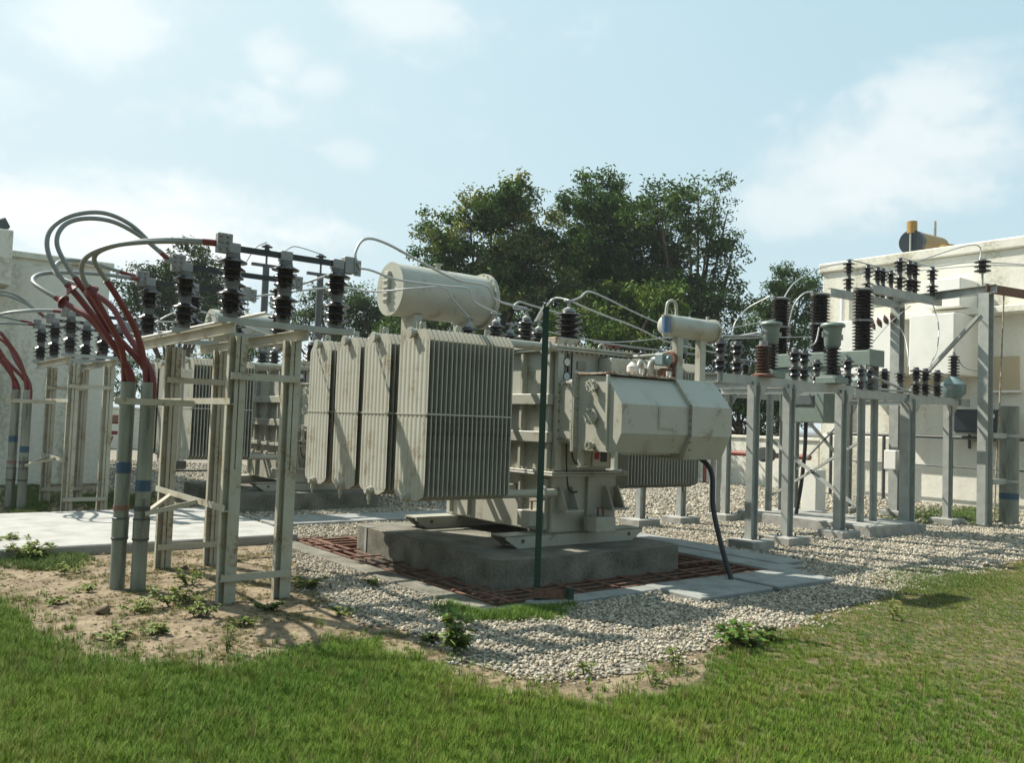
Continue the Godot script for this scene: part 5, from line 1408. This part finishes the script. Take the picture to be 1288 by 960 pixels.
func gravel() -> void:
	var far := [[21.2, 2.0], [21.2, 40.0], [4.3, 40.0], [4.3, 14.05], [4.7, 14.0], [4.64, 10.6]]
	var poly := px_poly(GRAVEL_EDGE, far)
	var hole := PackedVector2Array([Vector2(4.55, -6.13), Vector2(8.57, -6.13), Vector2(8.57, -10.71), Vector2(4.55, -10.71)])
	var edge := ragged(poly, 0.11, 5, GRAVEL_EDGE.size() - 1)
	# bed cut into strips so that the trench stays open
	var bed := MB.new()
	for part_poly in Geometry2D.clip_polygons(edge, hole):
		if Geometry2D.is_polygon_clockwise(part_poly):
			continue
	for strip in [[-5.0, 4.54, -5.0, 45.0], [8.58, 30.0, -5.0, 45.0], [4.54, 8.58, -5.0, 6.12], [4.54, 8.58, 10.72, 45.0]]:
		var rect := PackedVector2Array([Vector2(strip[0], -strip[2]), Vector2(strip[1], -strip[2]), Vector2(strip[1], -strip[3]), Vector2(strip[0], -strip[3])])
		for piece in Geometry2D.intersect_polygons(edge, rect):
			var t := Geometry2D.triangulate_polygon(piece)
			for i in range(0, t.size(), 3):
				var q := []
				for k in 3:
					q.append(Vector3(piece[t[i + k]].x, 0.006, piece[t[i + k]].y))
				bed.tri(q[0], q[1], q[2], Vector3.UP, Vector3.UP, Vector3.UP)
	struct("gravel_bed", bed.done(), M.gravel_bed)
	var g := Node3D.new()
	g.name = "gravel"
	add_child(g)
	tag(g, "loose pale gravel stones covering the yard", "gravel", "", "stuff")
	var r := RandomNumberGenerator.new()
	r.seed = 77
	var nz := FastNoiseLite.new()
	nz.seed = 12
	nz.frequency = 0.9
	var sets := [[], [], []]
	var cols := [[], [], []]
	for band in [[0.0, 11.0, 2200.0, 0.0138], [11.0, 16.0, 1150.0, 0.018], [16.0, 27.0, 260.0, 0.032]]:
		var count := int(24.0 * 34.0 * band[2])
		for i in count:
			var b := r.randf_range(-3.0, 21.0)
			var a := r.randf_range(1.0, 35.0)
			var d := b * 0.606 + a * 0.795
			if d < band[0] or d >= band[1] or d < 3.0:
				continue
			var side := (b * 0.795 - a * 0.606) / d
			if side < -0.72 or side > 0.70:
				continue
			var p := Vector2(b, -a)
			var jit := Vector2(nz.get_noise_2d(b * 2.5, a * 2.5) * 0.35, nz.get_noise_2d(b * 2.5 + 40.0, a * 2.5) * 0.35) + Vector2(r.randfn(), r.randfn()) * 0.09
			var inside := Geometry2D.is_point_in_polygon(p + jit, poly)
			if not inside:
				continue
			if in_works(b, a):
				continue
			var thin := nz.get_noise_2d(b, a)
			if inside and thin < -0.42 and r.randf() < 0.5:
				continue
			var s: float = band[3] * (0.5 + 1.1 * pow(r.randf(), 1.6))
			var bs := Basis.from_euler(Vector3(r.randf_range(-0.5, 0.5), r.randf() * TAU, r.randf_range(-0.5, 0.5))).scaled(Vector3(s, s, s))
			var k := r.randi() % 3
			sets[k].append(Transform3D(bs, Vector3(b, 0.006 + s * r.randf_range(0.2, 0.7), -a)))
			var tone := r.randf()
			var c := Color(0.37, 0.325, 0.25)
			if tone < 0.30:
				c = Color(0.51, 0.46, 0.37)
			elif tone < 0.45:
				c = Color(0.25, 0.21, 0.15)
			elif tone < 0.58:
				c = Color(0.30, 0.285, 0.25)
			elif tone < 0.63:
				c = Color(0.16, 0.145, 0.12)
			var v := r.randf_range(0.85, 1.15)
			v *= 0.9
			cols[k].append(Color(c.r * v, c.g * v, c.b * v))
	for k in 3:
		many(g, "stones", stone_mesh(40 + k), M.stone, sets[k], cols[k])


func tuft_mesh(sd: int, blades: int, h: float, spread: float, width: float) -> ArrayMesh:
	var r := RandomNumberGenerator.new()
	r.seed = sd
	var mb := MB.new()
	for i in blades:
		var t := r.randf() * TAU
		var base := Vector3(cos(t), 0, sin(t)) * r.randf() * spread
		var lean := Vector3(cos(t + r.randf_range(-1, 1)), 0, sin(t + r.randf_range(-1, 1))) * r.randf_range(0.15, 0.75)
		var l := h * r.randf_range(0.55, 1.1)
		var side := lean.cross(Vector3.UP).normalized() * width
		if side.length() < 1e-4:
			side = Vector3(width, 0, 0)
		var p := []
		for k in 4:
			var s := k / 3.0
			p.append(base + Vector3.UP * l * s * (1.0 - 0.22 * s * lean.length()) + lean * l * s * s)
		for k in 3:
			var w0 := side * (1.0 - k / 3.0) * 0.5
			var w1 := side * (1.0 - (k + 1) / 3.0) * 0.5
			var m := ((p[k + 1] - p[k]) as Vector3).cross(side).normalized()
			if m.y < 0.0:
				m = -m
			m = (m + Vector3.UP * 0.5).normalized()
			if k < 2:
				mb.quad4(p[k] - w0, p[k] + w0, p[k + 1] + w1, p[k + 1] - w1, m, m, m, m)
			else:
				mb.tri(p[k] - w0, p[k] + w0, p[k + 1], m, m, m)
	return mb.done()


func grass() -> void:
	var lawn := px_poly(LAWN_EDGE, [[14.0, -3.0], [-1.0, -4.0], [-6.0, 2.0], [-6.0, 6.0]])
	struct("lawn_soil", flat(ragged(lawn, 0.05, 9, LAWN_EDGE.size() - 1), 0.009), M.turf_soil)
	var nz := FastNoiseLite.new()
	nz.seed = 31
	nz.frequency = 0.55
	nz.fractal_octaves = 3
	var fine := FastNoiseLite.new()
	fine.seed = 32
	fine.frequency = 2.2
	var r := RandomNumberGenerator.new()
	r.seed = 5
	var g := Node3D.new()
	g.name = "lawn_grass"
	add_child(g)
	tag(g, "fresh green lawn grass, drier toward the switchyard", "grass", "", "stuff")
	var sets := [[], [], [], []]
	var cols := [[], [], [], []]
	for i in 300000:
		var b := r.randf_range(-3.5, 13.0)
		var a := r.randf_range(0.0, 9.5)
		var d := b * 0.606 + a * 0.795
		var side := (b * 0.795 - a * 0.606) / maxf(d, 0.1)
		if d < 3.2 or side < -0.8 or side > 0.75:
			continue
		var jit := Vector2(r.randfn(), r.randfn()) * (0.06 if r.randf() < 0.75 else 0.24)
		var n := nz.get_noise_2d(b, a)
		var fn := fine.get_noise_2d(b, a)
		var inside := Geometry2D.is_point_in_polygon(Vector2(b + n * 0.22, -a + fn * 0.22) + jit, lawn)
		var dryness := clampf((b - 4.3) * 0.16 + n * 0.9 + fn * 0.35, 0.0, 1.0)
		if not inside:
			continue
		# bare dry patches on the right-hand lawn
		if b > 3.6 and n + fn * 0.5 > 0.40 and r.randf() < 0.5:
			continue
		if b > 4.6 and r.randf() < 0.1:
			continue
		var tall := clampf(1.0 - (b - 3.0) * 0.16, 0.42, 1.0)
		var s := r.randf_range(0.75, 1.25) * tall * (1.0 + 0.25 * fn)
		var k := r.randi() % 3
		var bs := Basis().rotated(Vector3.UP, r.randf() * TAU).scaled(Vector3(s, s * r.randf_range(0.8, 1.15), s))
		var green := Color(0.074, 0.142, 0.016).lerp(Color(0.140, 0.208, 0.026), clampf(r.randf() * 0.7 + n * 0.7, 0.0, 1.0))
		var dry := Color(0.19, 0.14, 0.055)
		var c := green.lerp(Color(0.125, 0.165, 0.026), dryness * 0.8)
		if r.randf() < 0.05 + dryness * 0.22 + maxf(0.0, fn - 0.15) * 0.5:
			c = c.lerp(dry, r.randf_range(0.4, 0.95))
		if r.randf() < 0.02:
			bs = bs.scaled(Vector3(0.8, r.randf_range(1.6, 2.6), 0.8))
			c = c.lerp(Color(0.24, 0.21, 0.09), r.randf())
		sets[k].append(Transform3D(bs, Vector3(b, 0.005, -a)))
		cols[k].append(c)
	# sparse dry wisps on the bare soil and at the gravel's edge
	var soilzone := px_poly([[-40, 690], [60, 700], [345, 690], [430, 765], [560, 820], [640, 850], [770, 852], [870, 830], [890, 850], [780, 890], [640, 878], [540, 840], [430, 808], [350, 834], [220, 852], [90, 832], [22, 787], [-40, 750]], [])
	for i in 60000:
		var b := r.randf_range(-1.0, 8.0)
		var a := r.randf_range(3.0, 11.5)
		if not Geometry2D.is_point_in_polygon(Vector2(b, -a), soilzone) or in_works(b, a):
			continue
		var n := nz.get_noise_2d(b * 2.0 + 9.0, a * 2.0)
		if n < 0.06 and r.randf() < 0.93:
			continue
		var s := r.randf_range(0.3, 0.75)
		var c := Color(0.10, 0.125, 0.035).lerp(Color(0.24, 0.18, 0.085), r.randf() * (0.9 if b > 3.6 else 0.7))
		var k := r.randi() % 3
		sets[k].append(Transform3D(Basis().rotated(Vector3.UP, r.randf() * TAU).scaled(Vector3(s, s * 0.7, s)), Vector3(b, 0.0, -a)))
		cols[k].append(c)
	# bright tuft in front of the grating, weeds by the far wall and footings
	for z in [[560, 712, 756, 782, 2600, 1.25, Color(0.075, 0.16, 0.02)], [1080, 1290, 640, 660, 2200, 1.6, Color(0.06, 0.11, 0.03)], [920, 1040, 596, 612, 1800, 1.6, Color(0.06, 0.11, 0.03)], [0, 70, 600, 655, 1500, 1.2, Color(0.08, 0.12, 0.035)], [60, 240, 620, 640, 1500, 1.3, Color(0.08, 0.12, 0.035)], [1170, 1270, 642, 660, 900, 1.8, Color(0.06, 0.12, 0.025)], [0, 110, 690, 716, 1500, 1.2, Color(0.07, 0.13, 0.03)], [1090, 1280, 716, 750, 1800, 0.9, Color(0.08, 0.13, 0.03)]]:
		for i in z[4]:
			var u := r.randfn(0.5, 0.22)
			var w := r.randfn(0.5, 0.26)
			if absf(u - 0.5) > 0.62 or absf(w - 0.5) > 0.6:
				continue
			var p := at_y(lerpf(z[0], z[1], u), lerpf(z[2], z[3], w))
			if in_works(p.x, -p.z):
				continue
			var s: float = z[5] * r.randf_range(0.6, 1.2)
			var k := r.randi() % 3
			sets[k].append(Transform3D(Basis().rotated(Vector3.UP, r.randf() * TAU).scaled(Vector3(s, s, s)), p))
			var c: Color = z[6]
			cols[k].append(c.lerp(Color(0.16, 0.16, 0.05), r.randf() * 0.4))
	for k in 3:
		many(g, "tufts", tuft_mesh(60 + k, 17, 0.064, 0.036, 0.0042), M.grass, sets[k], cols[k])


func leaf(mb: MB, at: Vector3, dir: Vector3, l: float, w: float, droop: float) -> void:
	var side := dir.cross(Vector3.UP)
	if side.length() < 1e-3:
		side = Vector3.RIGHT
	side = side.normalized() * w * 0.5
	var mid := at + dir * l * 0.45 + Vector3.UP * l * 0.08
	var tip := at + dir * l - Vector3.UP * droop * l
	var n1 := (mid - at).cross(side).normalized()
	if n1.y < 0.0:
		n1 = -n1
	mb.quad4(at, mid + side, tip, mid - side, n1, (n1 + side.normalized() * 0.4).normalized(), n1, (n1 - side.normalized() * 0.4).normalized())


func sprig_mesh(sd: int, leaves: int, l: float, w: float, spread: float) -> ArrayMesh:
	var r := RandomNumberGenerator.new()
	r.seed = sd
	var mb := MB.new()
	for i in leaves:
		var d := Vector3(r.randfn(), r.randfn() * 0.7 + 0.15, r.randfn()).normalized()
		var at := Vector3(r.randfn(), r.randfn() * 0.8, r.randfn()) * spread * 0.5
		leaf(mb, at, d, l * r.randf_range(0.7, 1.2), w, r.randf_range(0.1, 0.6))
	return mb.done()


# a tree: base point, lobes of its crown as [px, py, radius m] at one depth
func tree(label: String, lobes: Array, depth: float, cols: Array, group: String, sprig: int, per: float, seed_: int, gappy := 0.0) -> void:
	var r := RandomNumberGenerator.new()
	r.seed = seed_
	var pts := []
	var mid := Vector3.ZERO
	for l in lobes:
		var w: Vector3 = l[0] if l[0] is Vector3 else at_d(l[0], l[1], depth + r.randf_range(-1.5, 1.5))
		pts.append([w, float(l[-1])])
		mid += w
	mid /= lobes.size()
	var o := Vector3(mid.x, 0, mid.z)
	var t := thing("tree", label, "tree", o, group)
	# trunk and limbs
	var tr := MB.new()
	var fork := Vector3(0, mid.y * 0.42, 0)
	tr.tube(spline([Vector3(0, -0.1, 0), Vector3(0.12, fork.y * 0.5, 0.05), fork]), 0.30, 9, 0.2)
	part(t, "trunk", tr.done(), M.bark)
	for p in pts:
		var e: Vector3 = p[0] - o
		part(t, "limb", MB.new().tube(spline([fork - Vector3(0, 0.2, 0), fork.lerp(e, 0.45) + Vector3(r.randf_range(-0.3, 0.3), -0.4, r.randf_range(-0.3, 0.3)), e]), 0.13, 6, 0.02).done(), M.bark)
	var xf := []
	var cc := []
	for p in pts:
		var c0: Vector3 = p[0] - o
		var R: float = p[1]
		var clumps := int(9 + R * 8)
		for k in clumps:
			var d := Vector3(r.randfn(), r.randfn(), r.randfn()).normalized()
			var rad := R * pow(r.randf(), 0.36)
			var cc0 := c0 + d * rad * Vector3(1.0, 0.85, 1.0)
			var cr := R * r.randf_range(0.18, 0.34)
			var tone := r.randf()
			var base: Color = (cols[0] as Color).lerp(cols[1], tone)
			if cols.size() > 2 and r.randf() < 0.6 and d.y > -0.1 and rad > R * 0.55:
				base = base.lerp(cols[2], r.randf_range(0.6, 1.0))
			var n := int(per * cr * cr * r.randf_range(0.7, 1.3) * (1.0 - gappy * r.randf()))
			for i in n:
				var q := Vector3(r.randfn(), r.randfn() * 0.7, r.randfn()) * cr * 0.46
				var s := r.randf_range(0.75, 1.3)
				xf.append(Transform3D(Basis.from_euler(Vector3(r.randf_range(-0.7, 0.7), r.randf() * TAU, r.randf_range(-0.7, 0.7))).scaled(Vector3(s, s, s)), cc0 + q))
				var v := r.randf_range(0.75, 1.25)
				cc.append(Color(base.r * v, base.g * v, base.b * v))
	var crown := many(t, "crown", cache.sprigs[sprig], M.leaf, xf, cc)
	crown.set_meta("kind", "stuff")


func trees() -> void:
	cache.sprigs = [sprig_mesh(1, 14, 0.20, 0.072, 0.24), sprig_mesh(2, 14, 0.15, 0.066, 0.22), sprig_mesh(3, 14, 0.34, 0.12, 0.34)]
	var G := "trees beyond the walls"
	var dk := [Color(0.038, 0.086, 0.028), Color(0.084, 0.152, 0.046)]
	tree("tall dark tree with straw-coloured flower heads behind the big conservator", [[565, 302, 1.2], [545, 282, 0.8], [590, 268, 1.0], [575, 330, 1.6], [620, 262, 1.3], [648, 245, 0.9], [640, 290, 1.6], [600, 345, 1.7], [650, 340, 1.9], [684, 298, 1.1], [690, 335, 1.6], [640, 385, 1.8], [700, 385, 1.8], [556, 322, 0.8], [662, 250, 0.7]], 34.0, [dk[0], dk[1], Color(0.22, 0.245, 0.10)], G, 0, 80.0, 101, 0.45)
	tree("tall dense dark tree rising in the middle of the grove", [[750, 245, 1.3], [735, 262, 1.2], [772, 258, 1.2], [745, 300, 1.9], [780, 300, 1.7], [722, 305, 1.0], [740, 350, 2.0], [790, 350, 1.8], [760, 390, 2.0], [810, 285, 1.4], [815, 330, 1.6]], 37.0, dk, G, 0, 80.0, 102, 0.3)
	tree("loose airy tree at the switchyard end of the grove", [[830, 255, 1.2], [815, 248, 0.8], [865, 262, 1.3], [900, 240, 0.9], [878, 235, 0.6], [845, 300, 1.5], [890, 290, 1.4], [915, 265, 0.6], [920, 330, 0.9], [870, 345, 1.6], [905, 365, 1.3], [840, 370, 1.5], [925, 300, 0.6], [880, 395, 1.5]], 35.0, [Color(0.044, 0.090, 0.036), Color(0.090, 0.148, 0.058)], G, 0, 58.0, 103, 0.65)
	tree("bright green younger tree in front of the dark grove", [[770, 395, 1.3], [740, 400, 1.1], [800, 400, 1.3], [760, 430, 1.4], [825, 380, 0.9], [835, 410, 1.2], [715, 420, 1.1], [800, 440, 1.4], [690, 440, 1.2]], 30.0, [Color(0.035, 0.075, 0.016), Color(0.075, 0.135, 0.030), Color(0.10, 0.15, 0.035)], G, 1, 95.0, 104, 0.2)
	tree("rounded mid green tree beside the cream building", [[985, 365, 1.3], [1010, 355, 1.2], [965, 385, 1.1], [1025, 385, 1.2], [995, 400, 1.4], [960, 415, 1.1], [935, 420, 1.1], [1020, 425, 1.3], [940, 395, 0.8]], 38.0, [Color(0.036, 0.078, 0.026), Color(0.07, 0.125, 0.040)], G, 1, 70.0, 105, 0.15)
	tree("broad low tree over the boundary wall behind the arrester support", [[900, 430, 1.5], [930, 470, 1.6], [965, 480, 1.5], [940, 510, 1.6], [975, 515, 1.4], [905, 500, 1.5], [1000, 460, 1.4], [860, 460, 1.6]], 33.0, dk, G, 1, 60.0, 106, 0.1)
	tree("hazy tree behind the shaded building's end", [[215, 345, 1.5], [240, 330, 1.2], [265, 345, 1.3], [190, 365, 1.4], [230, 375, 1.8], [270, 380, 1.6], [165, 385, 1.2], [200, 400, 1.6], [255, 325, 0.7], [172, 345, 0.6]], 40.0, [Color(0.028, 0.055, 0.022), Color(0.05, 0.085, 0.03)], G, 0, 48.0, 107, 0.35)
	tree("low tree behind the far transformer's insulators", [[380, 395, 1.3], [400, 375, 0.8], [420, 400, 1.4], [450, 385, 1.2], [470, 400, 1.3], [440, 410, 1.4], [360, 410, 1.2], [490, 415, 1.3], [398, 368, 0.5]], 40.0, [Color(0.030, 0.065, 0.020), Color(0.065, 0.11, 0.032)], G, 1, 70.0, 108, 0.25)
	tree("dark tree low behind the buckets and far bay", [[140, 470, 1.4], [170, 480, 1.4], [125, 490, 1.2], [200, 470, 1.4], [300, 440, 1.6], [250, 450, 1.6]], 44.0, dk, G, 1, 50.0, 109, 0.1)
	tree("tree closing the grove behind the conservator legs", [[500, 420, 1.3], [540, 415, 1.5], [580, 410, 1.6], [620, 420, 1.6], [560, 440, 1.6], [660, 430, 1.6]], 38.0, dk, G, 0, 50.0, 110, 0.1)


func added_trees_behind() -> void:
	# unseen trees added behind the camera to block low sky from lawn-facing surfaces
	for i in 5:
		var r := RandomNumberGenerator.new()
		r.seed = 300 + i
		var off := (i - 2) * 6.0
		var c := P(-0.606 * 9.5 + 0.795 * off, 0, -0.795 * 9.5 - 0.606 * off)
		var lobes := []
		for k in 13:
			var t := TAU * k / 6.0
			lobes.append([c + Vector3(cos(t) * 1.7, 2.6 + 0.56 * k, sin(t) * 1.7), r.randf_range(1.7, 2.3)])
		tree("added unseen tree behind the lawn blocking low sky, %s" % ["nearest the riser pipe side", "second from the riser pipe side", "facing the green post", "second from the gantry side", "nearest the gantry side"][i], lobes, 0.0, [Color(0.030, 0.070, 0.022), Color(0.06, 0.12, 0.035)], "added sky-blocking trees behind the lawn", 2, 14.0, 400 + i, 0.1)


func weed(px: float, py: float, n: int, r_: float, h: float, l: float, w: float, col: Color, label: String, sd: int) -> void:
	var r := RandomNumberGenerator.new()
	r.seed = sd
	var at := at_y(px, py)
	var t := thing("weed", label, "plant", at, "weeds on the bare soil and gravel")
	var stems := MB.new()
	var lv := MB.new()
	var k := maxi(3, n / 14)
	for i in k:
		var a := r.randf() * TAU
		var top := Vector3(cos(a) * r_ * r.randf(), h * r.randf_range(0.5, 1.0), sin(a) * r_ * r.randf())
		var foot := Vector3(top.x * 0.3, 0, top.z * 0.3)
		var bend := Vector3(top.x * 0.55, top.y * 0.6, top.z * 0.55)
		stems.tube([foot, bend, top], 0.004, 5, 0.002)
		for j in n / k:
			var s := r.randf_range(0.25, 1.0)
			var p := foot.lerp(top, s) if s > 0.6 else foot.lerp(bend, s / 0.6)
			var d := Vector3(r.randfn(), r.randf_range(-0.1, 0.6), r.randfn()).normalized()
			leaf(lv, p, d, l * r.randf_range(0.6, 1.2), w * r.randf_range(0.7, 1.1), 0.25)
	var m := StandardMaterial3D.new()
	m.albedo_color = col.linear_to_srgb()
	m.roughness = 0.8
	m.metallic_specular = 0.25
	m.cull_mode = BaseMaterial3D.CULL_DISABLED
	m.backlight_enabled = true
	m.backlight = Color(0.4, 0.4, 0.2)
	part(t, "leaves", lv.done(), m)
	part(t, "stems", stems.done(), m)


func weeds() -> void:
	var g := Color(0.085, 0.13, 0.035)
	var pale := Color(0.13, 0.17, 0.065)
	weed(150, 806, 120, 0.22, 0.07, 0.06, 0.035, pale, "low spreading pale weed on the bare soil beside a clod", 1)
	weed(200, 798, 110, 0.20, 0.08, 0.06, 0.035, pale, "low spreading pale weed in the open soil before the riser pipes", 2)
	weed(222, 762, 200, 0.26, 0.20, 0.06, 0.03, pale, "bushy pale weed between the riser pipes and the frame leg", 3)
	weed(240, 735, 110, 0.2, 0.16, 0.06, 0.03, g, "small weed under the near cream frame", 4)
	weed(40, 705, 260, 0.34, 0.24, 0.075, 0.045, g, "leafy weed clump at the edge of the concrete apron", 5)
	weed(85, 722, 90, 0.2, 0.12, 0.06, 0.03, pale, "thin weed in front of the apron edge", 6)
	weed(575, 822, 130, 0.10, 0.30, 0.095, 0.06, Color(0.10, 0.17, 0.04), "upright broad-leaved weed at the lawn edge before the grating", 7)
	weed(545, 808, 80, 0.14, 0.08, 0.06, 0.03, Color(0.04, 0.075, 0.02), "dark low weed beside the broad-leaved one", 8)
	weed(930, 812, 170, 0.24, 0.16, 0.10, 0.075, Color(0.055, 0.115, 0.022), "round broad-leaved clump where gravel meets the dry lawn", 9)
	weed(965, 806, 110, 0.2, 0.10, 0.07, 0.04, Color(0.05, 0.10, 0.022), "dark creeping weed beside the broad-leaved clump", 10)
	weed(1122, 782, 34, 0.05, 0.24, 0.07, 0.03, Color(0.16, 0.18, 0.06), "thin yellowing seedling standing in the dry lawn", 11)
	weed(285, 822, 40, 0.05, 0.20, 0.045, 0.028, g, "slender stalky weed rising from bare soil", 12)
	weed(340, 768, 120, 0.2, 0.09, 0.05, 0.03, Color(0.05, 0.10, 0.025), "dark weed between the front feet of the near frame", 13)
	weed(385, 742, 120, 0.2, 0.12, 0.06, 0.03, g, "weed in the gravel beside the near frame leg", 14)
	weed(470, 738, 60, 0.14, 0.10, 0.06, 0.025, g, "grassy weed by the pale kerb strip", 15)
	weed(735, 852, 40, 0.10, 0.14, 0.05, 0.02, pale, "wispy weed on the sandy margin of the gravel", 16)
	weed(820, 856, 60, 0.16, 0.12, 0.05, 0.02, pale, "dry wispy weed near the lawn's bare notch", 17)
	weed(850, 845, 46, 0.10, 0.2, 0.05, 0.02, g, "thin tall weed before the broad-leaved clump", 18)
	weed(180, 772, 150, 0.26, 0.10, 0.055, 0.03, pale, "pale weed at the foot of the low-banded riser pipe", 19)
	weed(255, 775, 160, 0.24, 0.14, 0.055, 0.028, pale, "straggling weed beside the front leg of the near frame", 20)
	weed(300, 790, 70, 0.2, 0.07, 0.05, 0.03, g, "flat weed on the soil before the near frame", 21)
	weed(110, 745, 80, 0.22, 0.07, 0.05, 0.028, pale, "flat weed on the soil behind the brown clod", 22)
	weed(60, 760, 90, 0.2, 0.08, 0.05, 0.028, g, "low weed where the lawn corner meets bare soil", 23)
	weed(430, 775, 80, 0.18, 0.08, 0.05, 0.028, g, "creeping weed on the gravel rim before the kerb strip", 24)
	weed(15, 690, 180, 0.3, 0.2, 0.07, 0.04, g, "leafy weed spilling over the apron's corner", 25)
	# clods and stones on the soil
	var r := RandomNumberGenerator.new()
	r.seed = 3
	var k := 0
	for e in [[130, 772, 0.075, "brown earth clod sitting on the bare soil near the riser pipes"], [232, 716, 0.05, "small tan stone under the near cream frame"], [52, 798, 0.035, "small dark clod at the lawn corner"], [740, 868, 0.03, "little brown clod on the sandy margin"], [1108, 735, 0.05, "reddish brick fragment lying on the gravel"], [1093, 722, 0.04, "dark pebble lying on the open gravel"]]:
		var m := stone_mesh(200 + k)
		var o := solo("loose_stone", e[3], "stone", m, M.rust if k == 4 else (M.soil if k < 4 else M.concrete), at_y(e[0], e[1]) + Vector3(0, e[2] * 0.4, 0), "loose stones and clods")
		o.scale = Vector3.ONE * float(e[2])
		k += 1
	var g2 := Node3D.new()
	g2.name = "soil_crumbs"
	add_child(g2)
	tag(g2, "scattered crumbs of earth, grit and fallen leaves on the ground", "soil", "", "stuff")
	var xf := []
	var cc := []
	var zone := px_poly([[-40, 690], [60, 700], [345, 690], [430, 765], [560, 820], [640, 850], [870, 830], [890, 850], [780, 890], [640, 878], [540, 840], [430, 808], [350, 834], [220, 852], [90, 832], [22, 787], [-40, 750]], [])
	for i in 14000:
		var b := r.randf_range(-1.0, 8.0)
		var a := r.randf_range(3.0, 11.5)
		if not Geometry2D.is_point_in_polygon(Vector2(b, -a), zone) or in_works(b, a):
			continue
		var s := 0.004 + 0.016 * pow(r.randf(), 4.0)
		xf.append(Transform3D(Basis.from_euler(Vector3(0, r.randf() * TAU, 0)).scaled(Vector3(s, s, s)), Vector3(b, s * 0.3, -a)))
		var v := r.randf_range(0.6, 1.1)
		cc.append(Color(0.26 * v, 0.20 * v, 0.13 * v))
	var lx := []
	var lc := []
	for i in 900:
		var b := r.randf_range(0.5, 15.0)
		var a := r.randf_range(3.0, 14.0)
		if in_works(b, a) and r.randf() < 0.6:
			continue
		var s := r.randf_range(0.5, 1.1)
		lx.append(Transform3D(Basis.from_euler(Vector3(r.randf_range(-0.4, 0.4), r.randf() * TAU, r.randf_range(-0.4, 0.4))).scaled(Vector3(s, s, s)), Vector3(b, 0.035 if in_works(b, a) else 0.02, -a)))
		lc.append(Color(0.20, 0.12, 0.05).lerp(Color(0.10, 0.06, 0.03), r.randf()))
	var lf := MB.new()
	leaf(lf, Vector3(-0.03, 0, 0), Vector3(1, 0.1, 0), 0.06, 0.026, 0.1)
	many(g2, "fallen_leaves", lf.done(), M.leaf, lx, lc)
	many(g2, "crumbs", stone_mesh(90), M.stone, xf, cc)


func _ready() -> void:
	surroundings()
	materials()
	ground()
	buildings()
	ground_works()
	gravel()
	place_transformers()
	bus_bay(0.0, "nearer the lawn", true)
	bus_bay(BAY, "beyond the apron", false)
	conductors()
	yard()
	trees()
	added_trees_behind()
	grass()
	weeds()
